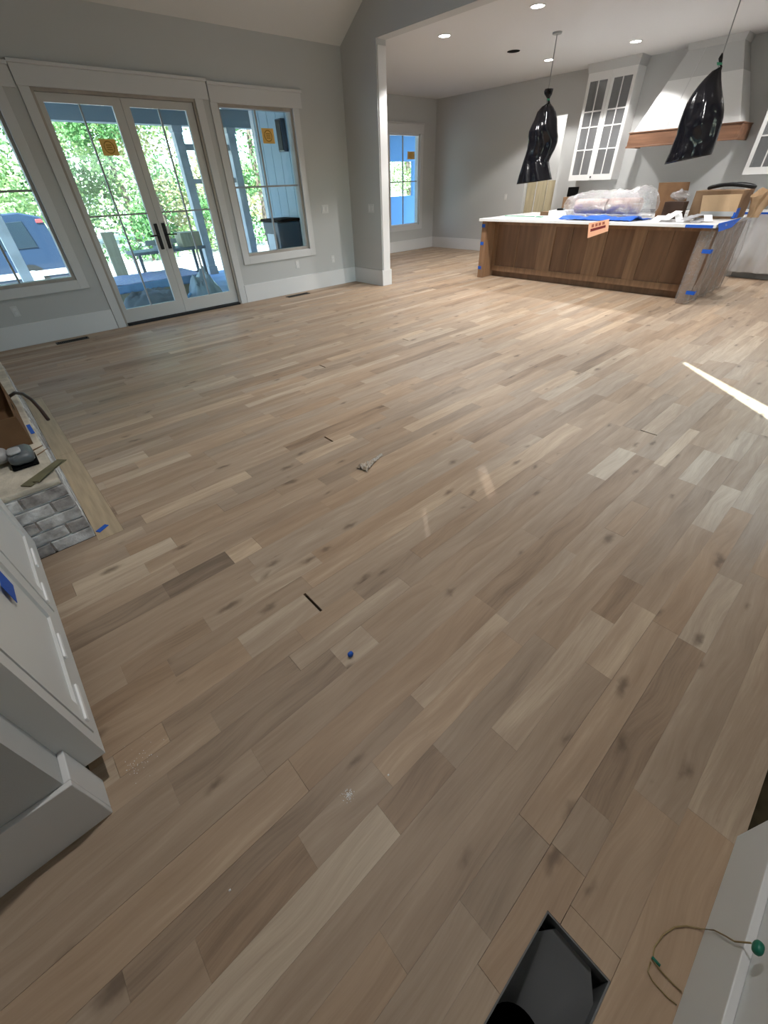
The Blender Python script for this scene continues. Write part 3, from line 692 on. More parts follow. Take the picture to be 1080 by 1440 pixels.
stick('tape_scrap', BLUE, (-.115, 3.05, HZ + .0015), (-.12, 3.22, HZ + .001), .02, .002, 'blue tape scrap beside the cardboard box on the hearth', 'tape')
stick('tape_scrap', BLUE, (-.085, 2.385, .001), (-.03, 2.42, .001), .028, .004, 'blue tape scrap on the floor at the hearth corner', 'tape')
# small litter on the floor
blob(.473, .792, .011, .012, .010, .011).build('x', BLUE); o = bpy.data.objects['x']; o.name = 'tape_ball'; tag(o, 'tiny ball of blue tape on the oak floor', 'tape')
pf = at(515, 657, 'Z', 0)
R = []
rc = random.Random(9)
pe = at(543, 636, 'Z', 0); dv = np.array(pe[:2]) - np.array(pf[:2]); ln = np.linalg.norm(dv); dv = dv / ln; pv = np.array([-dv[1], dv[0]])
def scrap(u, v):      # twisted strip: a crumpled wad at one end, a thin tail at the other
    w = .042 * (1 - u) ** 2 + .008; h_ = .028 * (1 - u) ** 2 + .008
    c = np.array(pf[:2]) + dv * (u * ln - .05) + pv * (v - .5) * w * 2 * (1 + .5 * noise.noise(Vector((u * 9, v * 5, 1))))
    return (c[0], c[1], .002 + h_ * abs(noise.noise(Vector((u * 11, v * 6, 4)))) * 1.8 + .012 * math.sin(math.pi * v))
mb = MB().grid(scrap, 26, 9)
tag(mb.build('crumpled_paper', mat('dusty_paper', (.50, .42, .34), .8, .2)), 'small crumpled scrap of paper on the oak floor', 'paper scrap')
g = at(490, 1118, 'Z', 0); mb = MB(); rc = random.Random(2)
for q in range(120):
    a, r = rc.uniform(0, 6.28), rc.gauss(0, .0055); x, y = g[0] + r * math.cos(a) * 1.6, g[1] + r * math.sin(a) * 1.6; s = rc.uniform(.0005, .0012)
    mb.box(x - s, x + s, y - s, y + s, .0002, .0002 + s)
tag(mb.build('drywall_dust', WHITEP), 'small smudge of white dust specks on the oak floor', 'dust', kind='stuff')
for px, py, lab in ((546, 1090, 'white paint chip beside the dust smudge'), (323, 1252, 'white paint chip on the darker foreground boards')):
    p = at(px, py, 'Z', 0); tag(MB().hexa([(p[0] - .003, p[1] - .002, .0003), (p[0] + .003, p[1] - .003, .0003), (p[0] + .0035, p[1] + .002, .0003), (p[0] - .002, p[1] + .003, .0003)], [(p[0] - .002, p[1] - .001, .002), (p[0] + .002, p[1] - .002, .003), (p[0] + .002, p[1] + .001, .002), (p[0] - .001, p[1] + .002, .003)]).build('paint_chip', WHITEP), lab, 'chip')
dust = MB(); dd = random.Random(8)
for q in range(45):
    x, y = -.33 + abs(dd.gauss(0, .05)), .97 + dd.gauss(0, .035); s = dd.uniform(.0005, .0012)
    dust.box(x - s, x + s, y - s, y + s, .0002, .0002 + s)
tag(dust.build('sawdust', WHITEP), 'sprinkle of pale sawdust beside the wall end baseboard', 'dust', kind='stuff')

# wires by the right wall
WIRE = mat('brass_wire', (.30, .22, .10), .4, .5, metal=.3); WIREG = mat('green_wire_nut', (.01, .15, .10), .4, .4)
yw = YB + .016
wr = empty('low_voltage_wire', (.56, -.36, 0), 'thin brass wire with green clip curling from the white baseboard', 'wire')
pts = [at(x, y, 'Z', .004) for x, y in ((965, 1402), (945, 1382), (927, 1363), (918, 1350), (920, 1332), (932, 1315), (948, 1304), (965, 1302), (985, 1306))]
pts = [(max(-9, p[0]), max(p[1], yw + .004), .005) for p in pts] + [tuple(at(1004, 1308, 'Y', yw + .004)), tuple(at(1020, 1316, 'Y', yw + .006)), tuple(at(1033, 1324, 'Y', yw + .006)), tuple(at(1056, 1326, 'Y', yw + .008))]
MB().tube(pts, .0016, 6).build('strand', WIRE, wr, smooth=True)
pts2 = [at(x, y, 'Z', .004) for x, y in ((960, 1422), (938, 1402), (918, 1380), (911, 1366), (915, 1352))]
MB().tube([(p[0], max(p[1], yw + .004), .004) for p in pts2], .0014, 6).build('strand', WIRE, wr, smooth=True)
MB().tube([tuple(at(917, 1346, 'Z', .006)), tuple(at(928, 1358, 'Z', .006))], .0035, 8).build('clip', WIREG, wr, smooth=True)
c = at(1066, 1333, 'Y', yw + .012)
blob(c[0], c[1], c[2], .013, .008, .012).build('clip', WIREG, wr, smooth=True)

# ------------------------------------------------------------------ kitchen island
isl = empty('kitchen_island', (8.2, 3.7, 0), 'long stained oak kitchen island with panelled front', 'kitchen island')
IX0, IX1, IY0, IY1 = 7.42, 9.05, 1.86, 5.50
FX = 7.68
boxobj('end_panel', OAKD, isl, IX0, IX1, IY1 - .11, IY1, 0, .895, bevel=.003)
boxobj('end_panel', OAKD, isl, IX0, IX1, IY0, IY0 + .10, 0, .895, bevel=.003)
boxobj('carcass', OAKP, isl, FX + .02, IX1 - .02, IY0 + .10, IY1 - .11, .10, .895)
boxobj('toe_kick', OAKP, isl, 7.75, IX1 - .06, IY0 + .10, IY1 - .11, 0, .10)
# panelled back: rails, stiles and recessed panels read off the photograph
y_lo, y_hi = IY0 + .10, IY1 - .11
stiles = [(5.32, y_hi), (4.165, 4.44), (3.29, 3.58), (2.72, 2.90), (y_lo, 2.02)]
boxobj('top_rail', OAKD, isl, FX - .005, FX + .02, y_lo, y_hi, .83, .895)
boxobj('bottom_rail', OAKD, isl, FX - .005, FX + .02, y_lo, y_hi, .10, .185)
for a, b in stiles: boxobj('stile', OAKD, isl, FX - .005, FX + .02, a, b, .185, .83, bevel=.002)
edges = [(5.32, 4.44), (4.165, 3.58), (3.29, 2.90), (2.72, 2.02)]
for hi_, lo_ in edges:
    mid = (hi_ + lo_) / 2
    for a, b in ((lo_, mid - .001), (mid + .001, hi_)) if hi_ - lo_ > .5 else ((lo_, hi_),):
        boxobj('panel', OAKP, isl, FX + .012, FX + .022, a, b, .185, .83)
        if b != hi_: boxobj('panel_bead', OAKD, isl, FX - .001, FX + .012, b - .006, b + .006, .185, .83)
ct = tag(MB().box(IX0 - .07, IX1 + .05, IY0 - .05, IY1 + .03, .896, .936).build('island_countertop', QUARTZ, bevel=.004), 'white quartz countertop slab on the oak island', 'countertop')
CZ = .937
# blue tape bits on the island end
def tape(x0, x1, y0, y1, z0, z1, label): return tag(MB().box(x0, x1, y0, y1, z0, z1).build('tape_strip', BLUE), label, 'tape')
for z, w_ in ((.80, 'upper'), (.53, 'middle'), (.14, 'lower')):
    mb = MB().box(IX0 - .002, IX0, IY1 - .07, IY1 + .002, z, z + .05).box(IX0 - .002, IX0 + .05, IY1, IY1 + .002, z, z + .05)
    tag(mb.build('tape_strip', BLUE), w_ + ' blue tape strip on the bare oak leg of the island', 'tape')
# wrapped end: clear film hanging over the near end panel
def wrap(u, v):     # u along x, v from top to bottom
    x = IX0 - .012 + u * (IX1 - IX0 + .02); z = .925 - v * .91
    w = .018 * math.sin(x * 17 + z * 6) + .014 * math.sin(x * 41 - z * 11) + .02 * noise.noise(Vector((x * 3, z * 3, 1)))
    return (x, IY0 - .052 - .035 * v * (1 - v) * 2 + w * (.4 + .6 * v) - .01, z)
mb = MB().grid(wrap, 46, 26)
def wrapf(u, v):
    z = .86 - v * .85
    return (IX0 - .014 - .006 * abs(math.sin(z * 14)), IY0 - .05 + u * .17, z)
fl = mb.build('plastic_sheet', FILM3, smooth=True)
tag(fl, 'dusty clear plastic film taped over the end of the island', 'plastic sheet')
MB().grid(wrapf, 6, 20).build('front_fold', FILM3, fl, smooth=True)
tape(IX0 - .074, IX0 - .068, IY0 - .02, IY0 + .3, .897, .93, 'dark blue tape along the countertop edge at the wrapped end')
tag(MB().hexa([(IX0 - .02, IY0 - .09, .86), (7.95, IY0 - .09, .87), (7.95, IY0 - .085, .87), (IX0 - .02, IY0 - .085, .86)], [(IX0 - .02, IY0 - .056, .945), (8.4, IY0 - .056, .945), (8.4, IY0 - .051, .945), (IX0 - .02, IY0 - .051, .945)]).build('tape_strip', BLUE), 'long blue tape holding the film at the island countertop', 'tape')
for z, w_ in ((.62, 'middle'), (.13, 'bottom')):
    tag(MB().box(IX0 - .028, IX0 - .024, IY0 - .09, IY0 + .01, z, z + .045).box(IX0 - .024, IX0 + .05, IY0 - .094, IY0 - .09, z, z + .045).build('tape_strip', BLUE), w_ + ' blue tape strip on the film wrapped corner of the island', 'tape')

# ------------------------------------------------------------------ things on the island
def span(px0, py0, px1, py1, x): return at(px0, py0, 'X', x), at(px1, py1, 'X', x)
# bundle of pink rolls inside clear plastic on a blue sheet
bs = MB().grid(lambda u, v: (7.44 + u * .5, 2.92 + v * 1.12 - .12 * u, CZ + .004 + .05 * abs(math.sin(v * 7 + u * 4)) * math.sin(3.14 * min(1, u * 1.6 + .05)) + .02 * abs(noise.noise(Vector((u * 8, v * 14, 2))))), 16, 50).build('blue_sheet', BLUE, smooth=True, solid=.003)
tag(bs, 'crumpled blue plastic sheet under the clear wrapped bundle', 'plastic sheet')
zt = float(at(850, 274, 'X', 7.9)[2])
for i, (y0_, y1_, r) in enumerate(((3.0, 3.46, .10), (3.50, 4.0, .095))):
    mb = MB().tube([(7.86 + .03 * i, y0_, CZ + .06 + r), (7.86 + .03 * i, y1_, CZ + .06 + r)], r, 20)
    tag(mb.build('foam_roll', PINKF, smooth=False, bevel=.01), ('pink foam roll in the clear bundle next to the cardboard sheet', 'pink foam roll in the clear bundle next to the white box')[i], 'foam roll')
def bundle(u, v):
    y = 2.80 + u * 1.36; a = v * 2 * math.pi
    r = (.195 + .125 * math.exp(-((u - .10) / .13) ** 2)) * (math.sin(math.pi * min(1, max(0, u * .96 + .02))) ** .28)
    w = 1 + .09 * abs(math.sin(a * 3 + u * 15)) - .10 * abs(math.sin(a * 2 - u * 23)) + .20 * noise.noise(Vector((u * 9, math.cos(a) * 3, math.sin(a) * 3))) + .08 * noise.noise(Vector((u * 26, math.cos(a) * 8, math.sin(a) * 8)))
    x = 7.87 + 1.25 * r * w * math.cos(a); z = CZ + .165 + r * .95 * w * math.sin(a)
    return (x, y, max(z, CZ + .035))
bd = MB().grid(bundle, 90, 60).build('plastic_wrap', FILM, smooth=True)
tag(bd, 'clear crinkled plastic wrapping around pink foam rolls on the island', 'plastic wrap')
# orange notice hanging over the counter edge
xs = IX0 - .078
sgn = empty('paper_notice', (xs, 3.4, .8), 'orange paper notice with dark red band taped over the counter edge', 'notice')
q = [at(x, y, 'X', xs) for x, y in ((826, 335), (855, 325), (857, 308), (828, 314))]
def quad(name, m_, pts, parent, off, th=.0012):
    b = [(p[0] - off, p[1], p[2]) for p in pts]; t_ = [(p[0] - off - th, p[1], p[2]) for p in pts]
    return MB().hexa(b, t_).build(name, m_, parent)
quad('sheet', ORANGE, q, sgn, 0)
L = lambda a, b, t_: np.array(a) + (np.array(b) - np.array(a)) * t_
def sub(u0, u1, v0, v1):
    bl, br, tr, tl = q; f = lambda u, v: L(L(bl, br, u), L(tl, tr, u), v); return [f(u0, v0), f(u1, v0), f(u1, v1), f(u0, v1)]
quad('printed_band', REDP, sub(.12, .86, .38, .58), sgn, .0013, .0005)
for u in (.16, .34, .50, .68): quad('printed_mark', mat('brown_print', (.36, .12, .08), .6, .2), sub(u, u + .12, .66, .88), sgn, .0013, .0005)
# white box, board and papers at the far end
boxobj('x', WHITEP, None, 7.78, 8.05, 4.10, 4.42, CZ, CZ + .10, bevel=.003); o = bpy.data.objects['x']; o.name = 'white_carton'; tag(o, 'plain white carton beside the wrapped bundle on the island', 'box')
tag(MB().hexa([(7.62, 4.44, CZ), (8.0, 4.46, CZ), (8.02, 5.33, CZ), (7.66, 5.28, CZ)], [(7.62, 4.44, CZ + .018), (8.0, 4.46, CZ + .018), (8.02, 5.33, CZ + .018), (7.66, 5.28, CZ + .018)]).build('foam_board', WHITEP), 'flat white board lying on the far end of the island', 'board')
tag(MB().box(7.66, 7.665, 4.6, 5.2, CZ + .019, CZ + .03).box(7.62, 7.70, 4.45, 4.56, CZ + .019, CZ + .027).build('green_offcut', GREENT), 'small green offcut on the edge of the white board', 'scrap')
pc = at(783, 288, 'Z', CZ + .10)
tag(MB().cyl(7.9, 4.27, CZ + .101, CZ + .125, .07, .065, 20).build('black_puck', DEEP, bevel=.004), 'flat black round disc on top of the white carton', 'disc')
tag(MB().hexa([(8.15, 4.62, CZ), (8.42, 4.55, CZ), (8.45, 4.75, CZ), (8.2, 4.82, CZ)], [(8.15, 4.62, CZ + .06), (8.42, 4.55, CZ + .06), (8.45, 4.75, CZ + .06), (8.2, 4.82, CZ + .06)]).build('brown_parcel', CARD), 'small brown parcel behind the white board on the island', 'box')
# tall cardboard sheet with plastic, papers, box, ring
P = [at(922, 303, 'X', 8.35), at(963, 300, 'X', 8.35), at(968, 256, 'X', 8.35), at(924, 257, 'X', 8.35)]
cs = tag(MB().hexa([(8.33, P[1][1], CZ), (8.36, P[1][1] + .02, CZ), (8.36, P[0][1], CZ), (8.33, P[0][1], CZ)], [(8.43, P[2][1], P[2][2]), (8.46, P[2][1] + .02, P[2][2]), (8.46, P[3][1], P[3][2]), (8.43, P[3][1], P[3][2])]).build('cardboard_sheet', CARDD), 'dark brown cardboard sheet standing next to the wrapped bundle', 'cardboard')
mb = MB().box(8.10, 8.29, 2.50, 2.76, CZ, CZ + .20)
tag(mb.build('dark_carton', mat('dark_carton_brown', (.06, .035, .025), .7, .2), bevel=.004), 'dark brown carton between the cardboard sheet and the big box', 'box')
tag(MB().grid(lambda u, v: (8.20 + .10 * math.sin(6.3 * v) * math.sin(3.14 * u) + .03 * noise.noise(Vector((u * 6, v * 6, 0))), 2.62 + .13 * math.cos(6.3 * v) * math.sin(3.14 * u), CZ + .205 + .13 * u + .04 * noise.noise(Vector((u * 5, v * 7, 3)))), 16, 24).build('crumpled_film', FILM, smooth=True), 'crumpled clear film ball on the dark carton', 'plastic film')
cbx = empty('cardboard_carton', (8.55, 2.15, CZ), 'large tan cardboard carton with open front flap on the island', 'box')
a = at(968, 300, 'X', 8.25); b = at(1036, 302, 'X', 8.25); tp = at(1000, 268, 'X', 8.25)
yA, yB_, zT = float(a[1]), float(b[1]) + .02, float(tp[2])
boxobj('body', CARD, cbx, 8.25, 8.75, yB_, yA, CZ, zT, bevel=.004)
MB().hexa([(8.25, yB_, CZ + .06), (8.25, yA - .15, CZ + .05), (8.24, yA - .15, CZ + .05), (8.24, yB_, CZ + .06)], [(8.20, yB_, zT - .04), (8.20, yA - .12, zT - .05), (8.19, yA - .12, zT - .05), (8.19, yB_, zT - .04)]).build('flap', TANP, cbx)
boxobj('label_strip', TOOLL, cbx, 8.232, 8.236, yB_ + .02, yA - .16, CZ + .03, CZ + .085)
boxobj('corner_tape', BLUE, cbx, 8.236, 8.40, yB_ - .004, yB_ + .03, CZ + .01, CZ + .12)
rg = [(8.5 + .16 * math.cos(t_), (yA + yB_) / 2 - .06 + .27 * math.sin(t_), zT + .042 + .018 * math.cos(t_ * 2)) for t_ in (2 * math.pi * k / 40 for k in range(41))]
tag(MB().tube(rg, .022, 10).build('black_ring', BLACKM, smooth=True), 'black oval plastic ring lying on the tan carton', 'ring')
def bagp(u, v):
    a = v * 2 * math.pi; r = (.06 + .09 * u ** 2) * (1 + .25 * math.sin(a * 3 + 1) + .2 * noise.noise(Vector((math.cos(a) * 2, math.sin(a) * 2, u * 3))))
    return (8.62 + r * math.cos(a), yB_ - .13 - .05 * u + r * math.sin(a), CZ + .001 + u * (.28 + .05 * math.sin(a * 2)))
tag(MB().grid(bagp, 14, 30).build('paper_bag', TANP, smooth=False, solid=.003), 'crumpled tan paper bag beside the carton at the wrapped end', 'paper bag')
rp = random.Random(21)
plabs = ['white trim offcut lowest in the pile by the dark carton', 'white paper slip fanned over the trim offcut', 'folded white sheet on top of the paper slips', 'small white card leaning on the folded sheet', 'grey metal clip plate beside the papers', 'shiny grey bracket next to the carton flap', 'bent grey strip in front of the tan carton', 'pale torn packaging piece near the counter edge']
for i, lb in enumerate(plabs):
    yy = 2.62 - i * .085; xx = 7.60 + rp.uniform(0, .22); L_, w_ = rp.uniform(.16, .28), rp.uniform(.09, .15); a = rp.uniform(-.6, .6); tl = rp.uniform(.04, .10)
    u = Vector((math.cos(a), math.sin(a), 0)); w = Vector((-u.y, u.x, 0)); c = Vector((xx, yy, CZ + .002 + .012 * (i % 3)))
    b = [c - u * L_ / 2 - w * w_ / 2, c + u * L_ / 2 - w * w_ / 2, c + u * L_ / 2 + w * w_ / 2, c - u * L_ / 2 + w * w_ / 2]
    if i in (4, 5, 6): tl *= .6
    b = [p + Vector((0, 0, tl)) if k in (1, 2) else p for k, p in enumerate(b)]
    tag(MB().hexa(b, [p + Vector((0, 0, .004)) for p in b]).build(('paper_scrap', 'metal_scrap')[i in (4, 5, 6)], (WHITEP, GREYF)[i in (4, 5, 6)]), lb, 'scrap')

# ------------------------------------------------------------------ cabinets on the kitchen wall
def upper_cabinet(y0, y1, label):
    t = empty('glass_cabinet', (K - .16, (y0 + y1) / 2, 1.40), label, 'cabinet')
    xf = K - .33; z0, z1 = 1.40, 2.94
    mb = MB().box(K - .02, K - .002, y0, y1, z0, z1).box(xf + .02, K - .02, y0, y0 + .02, z0, z1).box(xf + .02, K - .02, y1 - .02, y1, z0, z1).box(xf + .02, K - .02, y0 + .02, y1 - .02, z0, z0 + .02).box(xf + .02, K - .02, y0 + .02, y1 - .02, z1 - .02, z1)
    mb.build('body', CABW, t)
    for z in (1.87, 2.20, 2.42): boxobj('shelf', CABW, t, xf + .05, K - .02, y0 + .02, y1 - .02, z - .009, z + .009)
    ym = (y0 + y1) / 2
    for a, b, kn in ((y0 + .002, ym - .002, ym - .03), (ym + .002, y1 - .002, None)):
        st = .055; gz0, gz1 = z0 + .09, z1 - .11
        dr = MB().box(xf, xf + .02, a, a + st, z0, z1).box(xf, xf + .02, b - st, b, z0, z1).box(xf, xf + .02, a + st, b - st, z0, gz0).box(xf, xf + .02, a + st, b - st, gz1, z1).build('door', CABW, t)
        g0, g1 = a + st, b - st; gm = (g0 + g1) / 2; zs = [gz0, 1.87, 2.20, 2.42, gz1]; m_ = .009
        for c0, c1 in ((g0, gm), (gm, g1)):
            for zz0, zz1 in zip(zs, zs[1:]): boxobj('pane', CGLASS, dr, xf + .009, xf + .012, c0 + .001, c1 - .001, zz0 + .001, zz1 - .001)
        boxobj('muntin', CABW, dr, xf + .001, xf + .019, gm - m_, gm + m_, gz0, gz1)
        for zz in zs[1:-1]: boxobj('muntin', CABW, dr, xf + .002, xf + .018, g0, gm - m_, zz - m_, zz + m_); boxobj('muntin', CABW, dr, xf + .002, xf + .018, gm + m_, g1, zz - m_, zz + m_)
        if kn: MB().tube([(xf, kn, z0 + .05), (xf - .018, kn, z0 + .05), (xf - .03, kn, z0 + .05)], [.006, .008, .016], 12).build('knob', BLACKM, dr, smooth=True)
    mb = MB()
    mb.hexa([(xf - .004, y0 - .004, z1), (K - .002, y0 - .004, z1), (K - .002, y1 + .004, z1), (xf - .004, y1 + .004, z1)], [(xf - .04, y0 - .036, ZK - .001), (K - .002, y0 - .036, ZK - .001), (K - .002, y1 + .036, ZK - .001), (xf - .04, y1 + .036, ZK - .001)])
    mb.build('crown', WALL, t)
    return t
upper_cabinet(4.61, 5.50, 'tall white glass-front wall cabinet between pantry opening and range hood')
upper_cabinet(1.56, 2.45, 'tall white glass-front wall cabinet on the carton side of the range hood')
# range hood
hd = empty('range_hood', (K - .27, 3.51, 1.84), 'white tapered range hood with stained oak band', 'range hood')
hx = K - .55; ya, yb, za, zb = 2.66, 4.37, 1.84, 2.035
MB().box(hx, K - .002, ya, ya + .03, za, zb).box(hx, K - .002, yb - .03, yb, za, zb).box(hx, hx + .03, ya + .03, yb - .03, za, zb).build('oak_band', OAKH, hd, bevel=.003)
boxobj('band_lip', OAKH, hd, hx - .012, hx, ya - .012, yb + .012, za - .002, za + .022, bevel=.003)
boxobj('band_cap', OAKH, hd, hx - .012, K - .002, ya - .012, yb + .012, zb, zb + .016, bevel=.002)
boxobj('underside', CABW, hd, hx + .03, K - .002, ya + .03, yb - .03, za + .03, za + .05)
z2 = zb + .016; xt = K - .33; yt0, yt1 = 3.10, 3.86
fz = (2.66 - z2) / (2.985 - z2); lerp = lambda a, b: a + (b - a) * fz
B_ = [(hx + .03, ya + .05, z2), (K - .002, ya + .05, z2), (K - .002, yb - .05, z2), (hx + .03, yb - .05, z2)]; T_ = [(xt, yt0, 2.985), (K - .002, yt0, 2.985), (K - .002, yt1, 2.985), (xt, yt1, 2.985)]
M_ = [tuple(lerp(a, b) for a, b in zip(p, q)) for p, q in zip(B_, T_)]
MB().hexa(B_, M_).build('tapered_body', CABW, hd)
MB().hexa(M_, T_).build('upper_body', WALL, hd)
for f in (.33, .67):
    b0, b1 = ya + .05 + f * (yb - ya - .1), yt0 + f * (yt1 - yt0)
    MB().tube([(hx + .028, b0, z2), (xt - .002, b1, 2.985)], .004, 6).build('seam_bead', CASE, hd)
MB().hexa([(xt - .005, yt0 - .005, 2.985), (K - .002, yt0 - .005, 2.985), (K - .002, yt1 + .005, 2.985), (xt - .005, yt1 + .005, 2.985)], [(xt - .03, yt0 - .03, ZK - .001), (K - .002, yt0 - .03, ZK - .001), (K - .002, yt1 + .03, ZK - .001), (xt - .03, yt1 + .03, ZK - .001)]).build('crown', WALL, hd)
# base cabinets and counter
XB = K - .62
grp = 'white base cabinets under the back counter'
for y0, y1, lb in ((.75, 1.60, 'white base cabinet behind plastic farthest from the range hood'), (1.60, 2.45, 'white base cabinet below the glass cabinet by the carton'), (2.45, 3.05, 'narrow white base cabinet left of the cooking gap'), (3.97, 4.55, 'narrow white base cabinet under the hood end'), (4.55, 5.52, 'white base cabinet below the glass cabinet by the pantry')):
    t = empty('base_cabinet', (XB + .3, (y0 + y1) / 2, 0), lb, 'cabinet', grp)
    boxobj('body', CABW, t, XB + .02, K - .002, y0 + .001, y1 - .001, .10, .89)
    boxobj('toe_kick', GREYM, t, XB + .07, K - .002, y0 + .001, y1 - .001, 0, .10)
    ym = (y0 + y1) / 2
    for a, b in ((y0 + .004, ym - .002), (ym + .002, y1 - .004)):
        dr = MB().box(XB, XB + .02, a, a + .06, .105, .70).box(XB, XB + .02, b - .06, b, .105, .70).box(XB, XB + .02, a + .06, b - .06, .105, .165).box(XB, XB + .02, a + .06, b - .06, .64, .70).build('door', CABW, t)
        boxobj('door_panel', CABW, dr, XB + .01, XB + .02, a + .06, b - .06, .165, .64)
    boxobj('drawer', CABW, t, XB, XB + .02, y0 + .004, y1 - .004, .71, .885, bevel=.002)
tag(MB().box(XB - .03, K - .002, .74, 3.05, .891, .931).build('counter_slab', QUARTZ, bevel=.003), 'white back countertop under the carton side glass cabinet', 'countertop')
tag(MB().box(XB - .03, K - .002, 3.97, 5.53, .891, .931).build('counter_slab', QUARTZ, bevel=.003), 'white back countertop under the pantry side glass cabinet', 'countertop')
tape(XB - .036, XB - .031, .75, 2.42, .885, .925, 'long straight blue tape along the back countertop edge')
def drape(u, v):
    y = .76 + u * 1.66; z = .90 - v * .80
    return (XB - .045 - .03 * v + .018 * math.sin(y * 19 + z * 3) + .012 * math.sin(y * 43) + .015 * noise.noise(Vector((y * 4, z * 3, 0))), y, z)
tag(MB().grid(drape, 44, 20).build('plastic_drape', FILM2, smooth=True), 'clear plastic drape hanging over the back base cabinets', 'plastic sheet')
rg_ = empty('range_cooker', (K - .33, 3.51, 0), 'stainless range cooker below the hood between the base cabinets', 'cooker')
SST = mat('brushed_steel', (.45, .45, .46), .3, .5, metal=.9)
boxobj('body', SST, rg_, XB + .02, K - .01, 3.06, 3.96, .05, .90, bevel=.004); boxobj('oven_door', DEEP, rg_, XB - .005, XB + .02, 3.16, 3.86, .25, .70, bevel=.004)
MB().tube([(XB - .01, 3.14, .74), (XB - .05, 3.14, .74), (XB - .05, 3.88, .74), (XB - .01, 3.88, .74)], .011).build('handle', SST, rg_, smooth=True)
boxobj('cooktop', DEEP, rg_, XB + .03, K - .05, 3.08, 3.94, .90, .925)
# small things on the far back counter
tag(MB().box(10.1, 10.32, 5.22, 5.46, .932, 1.14).build('brown_carton', CARD, bevel=.004), 'brown carton on the back counter near the pantry opening', 'box')
tag(MB().box(10.15, 10.3, 5.25, 5.42, 1.141, 1.30).build('black_case', DEEP, bevel=.01), 'black case on top of the brown carton on the back counter', 'case')
# pantry boards
for i, (y0, y1, x, h_) in enumerate(((6.52, 6.73, .35, 1.46), (6.24, 6.48, .30, 1.44), (5.98, 6.215, .26, 1.42))):
    lb = ('pale beige board panel leaning in the pantry farthest from the glass cabinet', 'pale beige board panel leaning in the middle of the pantry opening', 'pale beige board panel leaning in the pantry nearest the glass cabinet')[i]
    tag(MB().hexa([(K + .03 + x * .1, y0, 0), (K + .06 + x * .1, y0, 0), (K + .06 + x * .1, y1, 0), (K + .03 + x * .1, y1, 0)], [(K + .08 + x * .1, y0, h_), (K + .11 + x * .1, y0, h_), (K + .11 + x * .1, y1, h_), (K + .08 + x * .1, y1, h_)]).build('beige_board', BOARD), lb, 'board')

# ------------------------------------------------------------------ pendants in black bags
def pendant(x, y, ztop, zend, rod_to, label):
    t = empty('pendant_light', (x, y, zend), label, 'pendant lamp')
    MB().cyl(x, y, ztop - .022, ztop - .001, .062, .066, 28).build('canopy', GREYM, t, bevel=.004)
    MB().tube([(x, y, ztop - .02), (x, y, zend)], .006, 10).build('rod', GREYM, t, smooth=True)
    return t
def outline_bag(name, rows, ox, oy, sc, axis, m_, parent, depth=.8, wr=.10, seed=0, cap_top=True):
    """body of revolution-like bag from left/right outline pixels, on the upright plane through axis that faces the camera"""
    ax = np.array([axis[0], axis[1]]); dirn = ax / np.linalg.norm(ax); lat = np.array([dirn[1], -dirn[0]])
    def hit(px, py):
        d = FW * FPX + RT * (px - 540) - UP * (py - 720); k = (ax @ dirn) / (d[:2] @ dirn); P = np.array([0, 0, CAMH]) + d * k
        return float((P[:2] - ax) @ lat), float(P[2])
    R = []; n = 40
    fine = []
    for (a, b) in zip(rows, rows[1:]):
        for t_ in (0, .25, .5, .75): fine.append([a[i] + (b[i] - a[i]) * t_ for i in range(4)])
    fine.append(rows[-1])
    for q, (xl, yl, xr, yr) in enumerate(fine):
        sl, zl = hit(ox + xl / sc, oy + yl / sc); sr, zr = hit(ox + xr / sc, oy + yr / sc); c, hw = (sl + sr) / 2, (sr - sl) / 2; f = q / (len(fine) - 1)
        ring = []
        for j in range(n):
            a = 2 * math.pi * j / n
            w = 1 + (wr * math.sin(a * 4 + seed + f * 5) + wr * .8 * math.sin(a * 7 - f * 9 + seed) + wr * 1.2 * noise.noise(Vector((math.cos(a) * 1.5, math.sin(a) * 1.5, f * 5 + seed)))) * abs(math.sin(a)) 
            s_ = c + hw * math.cos(a); dd_ = hw * depth * math.sin(a) * w; z = zl + (zr - zl) * (math.cos(a) + 1) / 2
            ring.append((ax[0] + lat[0] * s_ + dirn[0] * dd_, ax[1] + lat[1] * s_ + dirn[1] * dd_, z))
        R.append(ring)
    return MB().rings(R, cap=True).build(name, m_, parent, smooth=True)
PA = (7.72, 4.75); PB = (7.72, 2.52)
pendant(*PA, ZK, 2.05, None, 'pendant lamp over the island with its shade hidden in the flared bag')
pendant(*PB, ZK, 2.05, None, 'pendant lamp over the island with its shade hidden in the rounded bag')
b1 = empty('bin_bag', (*PA, 1.4), 'black bin bag with flared open hem tied over a pendant', 'bag')
outline_bag('bag_body', [(478, 200, 512, 200), (415, 240, 545, 240), (365, 300, 575, 300), (335, 380, 588, 380), (300, 450, 590, 450), (270, 520, 592, 520), (262, 580, 600, 580), (262, 640, 592, 640), (250, 720, 562, 720), (225, 800, 525, 790), (205, 860, 498, 850), (182, 940, 505, 920), (155, 1020, 518, 990), (130, 1115, 532, 1058)], 710, 120, 8, PA, BAG, b1, .75, .16, 1)
outline_bag('gathered_top', [(455, 40, 545, 38), (440, 70, 540, 66), (443, 100, 530, 100), (462, 130, 512, 130), (480, 155, 502, 155), (478, 205, 512, 205)], 710, 120, 8, PA, BAG, b1, .8, .2, 3)
outline_bag('tie', [(474, 150, 506, 150), (476, 172, 508, 172)], 710, 120, 8, PA, GREENT, b1, .9, 0, 0)
b2 = empty('bin_bag', (*PB, 1.55), 'rounded glossy black bin bag tied over a pendant before the hood', 'bag')
